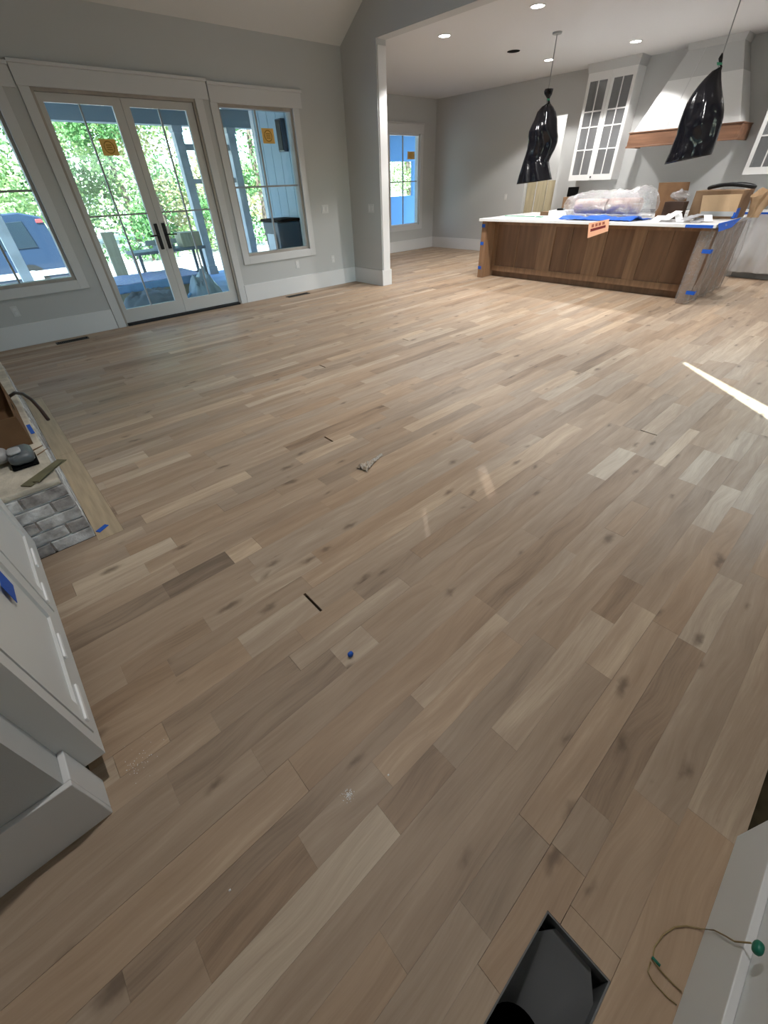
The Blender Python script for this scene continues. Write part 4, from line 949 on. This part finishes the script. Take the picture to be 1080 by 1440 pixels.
outline_bag('bag_body', [(858, 255, 880, 250), (770, 302, 868, 300), (690, 380, 868, 390), (620, 460, 875, 480), (560, 540, 885, 560), (500, 640, 895, 640), (460, 740, 898, 720), (430, 820, 890, 800), (405, 900, 870, 880), (390, 980, 840, 980), (350, 1080, 815, 1060), (310, 1180, 790, 1130), (255, 1300, 762, 1192)], 900, 60, 7.579, PB, BAG, b2, .75, .14, 5)
outline_bag('gathered_top', [(872, 108, 888, 112), (835, 170, 885, 160), (838, 195, 878, 200), (845, 230, 872, 232), (856, 258, 880, 252)], 900, 60, 7.579, PB, BAG, b2, .8, .2, 2)
outline_bag('tie', [(818, 208, 880, 214), (820, 242, 878, 236)], 900, 60, 7.579, PB, GREENT, b2, .6, .1, 0)

# ------------------------------------------------------------------ outside: back porch and yard
GZ = -.60
struct(MB().box(-60, 80, D2 + 3.5, 120, GZ - .2, GZ).box(-60, XS, 11.45, D2 + 3.5, GZ - .2, GZ), 'ground_yard', GROUND)
struct(MB().box(-60, 80, -60, YB - .15, -.4, -.12), 'ground_front', mat('dark_front_ground', (.07, .085, .06), .9, .1))  # unseen ground, darkened so the light bounced indoors stays cool
pf_ = struct(MB().box(-6, XS, D + DT, 11.45, -.35, -.09), 'floor_porch', SUBF)
yb0 = D + DT + .005; nb = 29; bw = (11.45 - yb0) / nb
for i in range(nb): boxobj('deck_board', PORCHF, pf_, -6, XS - .01, yb0 + i * bw, yb0 + (i + 1) * bw - .006, -.089, -.06)
struct(MB().box(-6, XS, D + DT, 11.6, 2.80, 2.92).box(XS, XS + 2.2, D2 + .16, 11.6, 2.80, 2.92), 'ceiling_porch', PORCHC)
struct(MB().box(-6, XS + 2.2, 10.98, 11.24, 2.53, 2.80), 'trim_porch_beam', PORCHC)
for x, lb in ((.86, 'grey porch post seen through the left window'), (4.46, 'grey porch post seen through the right door leaf'), (5.62, 'grey corner porch post seen through the right window'), (-2.7, 'grey porch post beyond the left window')):
    t = empty('porch_post', (x, 11.1, -.06), lb, 'post')
    boxobj('shaft', POSTM, t, x - .085, x + .085, 11.015, 11.185, -.06, 2.53, bevel=.006)
    boxobj('plinth', POSTM, t, x - .105, x + .105, 10.995, 11.205, -.06, .10, bevel=.006)
    boxobj('capital', POSTM, t, x - .105, x + .105, 10.995, 11.205, 2.43, 2.53, bevel=.006)
tag(MB().box(4.55, 5.53, 11.06, 11.14, 2.16, 2.26).build('porch_rail', POSTM), 'grey cross rail between the two right porch posts', 'rail')
tag(MB().box(4.55, 5.53, 11.06, 11.14, 1.62, 1.70).build('porch_rail', POSTM), 'lower grey cross rail between the two right porch posts', 'rail')
# siding on the wing wall
sd_ = struct(MB().box(XS - .012, XS, D + DT, D2 + .15, -.3, 2.80).box(XS - .012, XS2, D2 + .15, 10.2, -.3, 2.80), 'wall_siding', SIDING)
for i in range(9): boxobj('siding_board', SIDING, sd_, XS - .03, XS - .012, D + DT + .002 + i * .32, D + DT + .002 + (i + 1) * .32 - .012, -.06, 2.8)
sd_2 = boxobj('corner_board', TRIM, sd_, XS - .045, XS - .03, 10.07, 10.2, -.06, 2.8)
p0, p1 = at(391, 168, 'X', XS - .05), at(405, 213, 'X', XS - .05)
wl = empty('wall_panel', (XS - .08, 9.1, float(p1[2])), 'dark box mounted high on the outside siding', 'electrical box')
boxobj('box_body', CARB, wl, XS - .13, XS - .031, float(p1[1]), float(p0[1]), float(p1[2]), float(p0[2]), bevel=.006); boxobj('box_lid', BLACKM, wl, XS - .14, XS - .13, float(p1[1]) + .02, float(p0[1]) - .02, float(p1[2]) + .02, float(p0[2]) - .02)
bn = empty('outdoor_bin', (5.35, 9.1, -.06), 'grey outdoor bin with pale side standing against the siding', 'bin')
MB().hexa([(5.15, 8.85, -.06), (5.6, 8.85, -.06), (5.6, 9.35, -.06), (5.15, 9.35, -.06)], [(5.10, 8.8, .95), (5.64, 8.8, .95), (5.64, 9.4, .95), (5.10, 9.4, .95)]).build('body', TOOLG, bn, bevel=.02); boxobj('lid', DEEP, bn, 5.07, 5.66, 8.77, 9.43, .952, 1.0, bevel=.015); boxobj('side_label', WHITEP, bn, 5.085, 5.10, 8.93, 9.25, .35, .75)

# things on the porch
def pyr(px, py, Y): return [float(v) for v in at(px, py, 'Y', Y)]
zt = .30
q = [at(x, y, 'Z', zt) for x, y in ((150, 379), (226, 370), (226, 396), (166, 406))]
st_ = empty('wrapped_stack', (float(q[0][0]), float(q[2][1]), -.06), 'low stack wrapped in speckled blue sheeting on the porch', 'stack')
cx_ = [float(p[0]) for p in q]; cy_ = [float(p[1]) for p in q]
X0, X1, Y0, Y1 = min(cx_[0], cx_[3]), max(cx_[1], cx_[2]), max(8.68, (cy_[2] + cy_[3]) / 2), 9.80
boxobj('stack_body', BOARD, st_, X0, X1, Y0 + .02, Y1, -.06, zt - .01)
MB().grid(lambda u, v: (X0 - .02 + u * (X1 - X0 + .04), Y0 - .01 + v * (Y1 - Y0 + .02), zt + .012 * noise.noise(Vector((u * 9, v * 9, 0)))), 30, 20).build('cover_sheet', RUG, st_, smooth=True, solid=.006)
MB().grid(lambda u, v: (X0 - .02 + u * (X1 - X0 + .04), Y0 - .012 - .02 * abs(math.sin(u * 30)), zt - v * .12), 30, 4).build('sheet_edge', BLUEB, st_, smooth=True, solid=.004)
def heap(name, cx, cy, rx, ry, h, m_, label, cat, seed, z=-.059):
    def f(u, v):
        x, y = (u - .5) * 2, (v - .5) * 2; r = min(1.0, math.hypot(x, y)); hh = max(0, (1 - r ** 2)) ** .7
        k = 1 + .45 * noise.noise(Vector((x * 2.2 + seed, y * 2.2, seed))) + .25 * noise.noise(Vector((x * 6, y * 6, seed)))
        return (cx + rx * x, cy + ry * y, z + h * hh * k + .002)
    return tag(MB().grid(f, 26, 26).build(name, m_, smooth=True), label, cat)
heap('tarp_heap', 2.15, 8.05, .62, .42, .34, TARP, 'dark grey tarp heap outside the left door leaf', 'tarp', 1)
heap('film_heap', 3.08, 8.22, .30, .42, .42, mat('murky_film', (.30, .36, .38), .2, .5, bump=.6, bscale=9), 'heap of murky plastic outside the right door leaf', 'plastic heap', 4)
heap('tarp_heap', 3.82, 7.9, .40, .22, .20, mat('brown_tarp', (.16, .13, .12), .6, .3), 'low brown tarp heap behind the right door leaf', 'tarp', 7)
for i, (a, b) in enumerate((((1.7, 7.75, -.02), (2.6, 7.95, -.02)), ((1.75, 8.0, -.02), (2.35, 7.7, .0)), ((2.3, 7.65, -.02), (2.75, 8.05, .12)))):
    tag(MB().tube([a, b], .022, 6).build('offcut_strip', BLUEB if i != 1 else WHITEP), ('blue offcut strip lying in front of the tarp heap', 'white offcut strip lying in front of the tarp heap', 'blue offcut strip leaning against the tarp heap')[i], 'offcut')
# saw bench with saw and carton
bx0, bx1 = 2.75, 3.75
wb = empty('work_bench', (3.2, 10.1, -.06), 'grey folding work bench with tools on the porch', 'bench')
zb_ = .62
boxobj('top', TARP, wb, 2.55, 3.95, 9.85, 10.4, zb_ - .05, zb_, bevel=.005)
for x, y in ((2.65, 9.92), (3.85, 9.92), (2.65, 10.33), (3.85, 10.33)): boxobj('leg', TARP, wb, x - .025, x + .025, y - .025, y + .025, -.06, zb_ - .05)
boxobj('stretcher', TARP, wb, 2.675, 3.825, 9.9, 9.94, .15, .20)
ms = empty('mitre_saw', (3.2, 10.1, zb_), 'green grey mitre saw standing on the work bench', 'saw')
MB().cyl(3.2, 10.08, zb_ + .001, zb_ + .07, .21, .19, 24).build('turntable', TARP, ms); boxobj('fence', TOOLL, ms, 2.9, 3.5, 10.15, 10.18, zb_ + .07, zb_ + .15)
MB().tube([(3.2, 10.02, zb_ + .33), (3.2, 10.06, zb_ + .33)], .15, 24).build('blade_guard', mat('saw_green', (.05, .14, .11), .4, .4), ms); MB().tube([(3.2, 10.22, zb_ + .06), (3.2, 10.2, zb_ + .25), (3.2, 10.04, zb_ + .42), (3.18, 9.88, zb_ + .46)], .03, 10).build('arm', TOOLG, ms, smooth=True)
cbn = pyr(205, 338, 10.1)
tag(MB().box(3.53, 3.92, 9.92, 10.25, zb_ + .001, zb_ + .24).build('carton', BOARD, bevel=.004), 'pale carton at the end of the work bench', 'box')
a = pyr(142, 327, 10.9); b = pyr(155, 362, 10.9)
tag(MB().box(a[0] - .02, a[0] + .20, 10.85, 10.92, -.06, a[2]).build('upright_board', BOARD), 'upright grey board standing at the porch edge', 'board')
# vehicle in the yard
vh = empty('utility_vehicle', (0, 17.0, GZ), 'dark blue boxy vehicle parked beyond the left window', 'vehicle')
def side(pts, y0, y1, name, m_, parent, bevel=.03):
    n_ = len(pts); mb = MB(); mb.v = [(x, y0, z) for x, z in pts] + [(x, y1, z) for x, z in pts]
    mb.f = [tuple(range(n_)), tuple(reversed(range(n_, 2 * n_)))] + [(k, n_ + k, n_ + (k + 1) % n_, (k + 1) % n_) for k in range(n_)]
    return mb.build(name, m_, parent, bevel=bevel)
side([(-2.3, -.30), (2.3, -.30), (2.35, .35), (2.22, 1.10), (1.75, 1.22), (-.4, 1.16), (-1.1, .48), (-2.25, .35)], 16.2, 17.9, 'body', CARB, vh)
side([(.12, .45), (.95, .45), (.95, 1.02), (.12, 1.0)], 16.17, 16.21, 'side_window', CARG, vh, .01); side([(1.05, .45), (1.85, .45), (1.75, 1.04), (1.05, 1.02)], 16.17, 16.21, 'side_window', CARG, vh, .01); side([(-.85, .48), (.02, .48), (.02, 1.0), (-.36, .98)], 16.17, 16.21, 'side_window', CARG, vh, .01)
side([(2.06, .98), (2.22, .98), (2.20, 1.06), (2.06, 1.06)], 16.16, 16.24, 'tail_lamp', REDL, vh, .01); side([(-2.3, -.22), (2.38, -.22), (2.38, -.08), (-2.3, -.08)], 16.15, 16.22, 'side_trim', TOOLL, vh, .01)
for x in (-1.45, 1.45):
    MB().tube([(x, 16.18, GZ + .34), (x, 16.42, GZ + .34)], .34, 28).build('wheel', TYRE, vh); MB().tube([(x, 16.165, GZ + .34), (x, 16.18, GZ + .34)], .2, 20).build('hub_cap', TOOLL, vh)
# blue board shelter wall beyond the kitchen window
Yq = 12.4
h0, h1 = at(546, 277, 'Y', Yq), at(581, 227, 'Y', Yq)
struct(wall_holes(MB(), 'Y', Yq, Yq + .1, 8.0, 18.0, GZ, 3.2, [(8.6, float(h1[0]), float(h0[2]), float(h1[2]))]), 'wall_shelter', BLUEB)
struct(MB().box(6.0, 18.0, D2 + .15, Yq + 1.2, 3.2, 3.3), 'ceiling_sun_blocker', PORCHC)  # unseen slab added to keep the sun off the blue wall
struct(MB().box(XS, 18.0, D2 + .15, D2 + 3.5, GZ - .2, -.1), 'ground_side', PORCHF)
# added unseen roof that shades the window behind the camera, its narrow gap shaped to let one sun streak in
A_ = np.array([5.044, 1.179]); off = SUNH * (2.75 / SUNT)
far_, near_ = A_ - off, np.array([4.141, .185]) - off
nrm = np.array([SUNH[1], -SUNH[0]])
c1 = far_ + SUNH * .15; c0 = near_ - SUNH * 1.2
wN = .070 + 1.2 * .05; wF = .006
Lp = [c0 - nrm * wN, c1 - nrm * wF]; Rp = [c0 + nrm * wN, c1 + nrm * wF]
sun_blocker = MB()
sun_blocker.prism([(Lp[0][0], Lp[0][1]), (Lp[1][0], Lp[1][1]), (Lp[1][0], YB - .16), (Lp[0][0], YB - .16)], 2.75, 2.80)
sun_blocker.prism([(Rp[0][0], Rp[0][1]), (Rp[0][0], -3.0), (9, -3.0), (9, Rp[1][1]), (Rp[1][0], Rp[1][1])], 2.75, 2.80)
sun_blocker.box(Lp[1][0] - .02, 9, YB - .16, Lp[1][1], 2.75, 2.80) if Lp[1][1] < YB - .16 else None
sun_blocker.box(.6, Lp[0][0], -3.0, YB - .16, 2.75, 2.80).box(Lp[0][0], Rp[0][0], -3.0, Rp[0][1] - .001, 2.75, 2.80)
struct(sun_blocker, 'roof_sun_blocker', PORCHC)

# ------------------------------------------------------------------ trees
def tree(x, y, h, rx, leaf, label, seed, n=2600, size=.2, trunk_h=None):
    r = random.Random(seed); t = empty('leafy_tree', (x, y, GZ), label, 'tree', 'trees beyond the porch')
    th = trunk_h or h * .45
    MB().tube([(x, y, GZ), (x + .1, y, GZ + th * .5), (x - .05, y + .1, GZ + th), (x, y, GZ + h * .85)], [.20, .16, .12, .03], 10).build('trunk', BARK, t, smooth=True)
    clumps = [(r.uniform(-1, 1) * rx, r.uniform(-1, 1) * rx * .8, r.uniform(.08, .97) * h, r.uniform(.35, .75) * rx * .7) for _ in range(17)]
    P = np.empty((n * 4, 3)); 
    for i in range(n):
        cx, cy, cz, cr = clumps[r.randrange(len(clumps))]
        d = Vector((r.gauss(0, 1), r.gauss(0, 1), r.gauss(0, 1))).normalized() * cr * (r.random() ** .4)
        c = Vector((x + cx, y + cy, GZ + max(.1, cz))) + d; c.z = max(c.z, GZ + .08)
        u = Vector((r.gauss(0, 1), r.gauss(0, 1), r.gauss(0, .6))).normalized(); w = u.cross(Vector((r.gauss(0, 1), r.gauss(0, 1), r.gauss(0, 1)))).normalized(); s = size * r.uniform(.6, 1.3)
        for k, p in enumerate((c - u * s * .5, c + w * s * .3, c + u * s * .5, c - w * s * .3)): P[i * 4 + k] = p
    mb = MB(); mb.v = P.tolist(); mb.f = [(4 * i, 4 * i + 1, 4 * i + 2, 4 * i + 3) for i in range(n)]
    tag(mb.build('foliage', leaf, t, fix=False), kind='stuff')
TR = [(-.3, 27, 12, 3.2, LEAF2, 'tall pale tree far behind the vehicle'), (5.6, 31, 13, 3.2, LEAF1, 'tall green tree rising above the work bench'), (1.2, 22, 7.5, 2.3, LEAF2, 'pale green leafy tree standing behind the parked vehicle'), (4.4, 23, 8.0, 2.2, LEAF2, 'pale yellow green tree beyond the left door leaf'), (7.2, 22, 6.5, 1.9, LEAF1, 'dark green tree beyond the door handles'), (9.6, 23.5, 6.2, 2.2, LEAF3, 'autumn tinted tree beyond the right door leaf'),
      (12.4, 22.5, 7.2, 2.2, LEAF1, 'deep green tree beyond the porch post'), (15.2, 24, 8, 2.4, LEAF2, 'light green tree between the right porch posts'), (-1.8, 24, 8, 2.5, LEAF1, 'green tree beyond the front of the vehicle'),
      (2.9, 29, 11, 3.0, LEAF1, 'tall dark tree behind the pale yellow tree'), (8.3, 30, 7.5, 3.0, LEAF2, 'broad light tree behind the autumn tree'), (14, 31, 11, 3.2, LEAF3, 'tall autumn tree far behind the porch rails'), (19.5, 28, 10, 3.2, LEAF1, 'tall green tree far beyond the corner post'), (22, 22, 8, 2.6, LEAF2, 'light tree seen through the shelter opening')]
for i, (x, y, h, rx, lf, lb) in enumerate(TR): tree(x, y, h, rx, lf, lb, 40 + i, n=5200 if y < 26 else 5200, size=.155 if y < 26 else .25)
# shrubs along the yard edge
for i in range(9):
    x = -1 + i * 2.3; y = 20.3 + (i % 3) * .5
    r = random.Random(90 + i); t = empty('shrub', (x, y, GZ), None, 'shrub', 'shrubs along the yard edge'); t['label'] = ('low' if i % 2 == 0 else 'taller') + ' rounded ' + ('dark green', 'pale green', 'dark green')[i % 3] + ' shrub at the edge of the pale yard'
    mb = MB()
    for k in range(700):
        d = Vector((r.gauss(0, 1), r.gauss(0, 1), abs(r.gauss(0, 1)))).normalized() * (r.random() ** .4); c = Vector((x + d.x * 1.1, y + d.y * .8, GZ + .1 + d.z * (1.1 + .5 * (i % 2))))
        u = Vector((r.gauss(0, 1), r.gauss(0, 1), r.gauss(0, 1))).normalized(); w = u.cross(Vector((0.3, .2, 1))).normalized(); s = r.uniform(.12, .24); q_ = len(mb.v)
        mb.v += [tuple(c - u * s * .5), tuple(c + w * s * .3), tuple(c + u * s * .5), tuple(c - w * s * .3)]; mb.f.append((q_, q_ + 1, q_ + 2, q_ + 3))
    tag(mb.build('foliage', (LEAF1, LEAF2, LEAF1)[i % 3], t, fix=False), kind='stuff')
    MB().tube([(x, y, GZ), (x, y, GZ + .7)], [.05, .02], 8).build('stem', BARK, t)

# ------------------------------------------------------------------ stickers on the glass
def sticker(px, plane_y, label, pan=.0):
    (xa, ya), (xb, yb) = px; A, B = at(xa, ya, 'Y', plane_y), at(xb, yb, 'Y', plane_y)
    x0, x1, z0, z1 = float(min(A[0], B[0])), float(max(A[0], B[0])), float(min(A[2], B[2])), float(max(A[2], B[2]))
    t = empty('glass_sticker', ((x0 + x1) / 2, plane_y, z0), label, 'sticker')
    boxobj('sheet', YELL, t, x0, x1, plane_y - .001, plane_y, z0, z1)
    cx, cz, r = (x0 + x1) / 2, (z0 + z1) / 2, min(x1 - x0, z1 - z0) * .36
    MB().tube([(cx + r * math.cos(a), plane_y - .0015, cz + r * math.sin(a)) for a in (2 * math.pi * k / 24 for k in range(25))], .006, 6).build('printed_ring', YELD, t)
    for k in (-1, 0, 1): boxobj('printed_line', YELD, t, cx - r * .55, cx + r * .55, plane_y - .0018, plane_y - .001, cz + k * r * .38 - .006, cz + k * r * .38 + .006)
sticker(((138, 195), (169, 219)), D + .0505, 'orange yellow sticker sheet on the left door leaf glass')
sticker(((367, 180), (387, 202)), D + .0825, 'orange yellow sticker sheet on the right window glass')
sticker(((573, 213), (583, 224)), D2 + .0825, 'small orange yellow sticker on the far kitchen window glass')
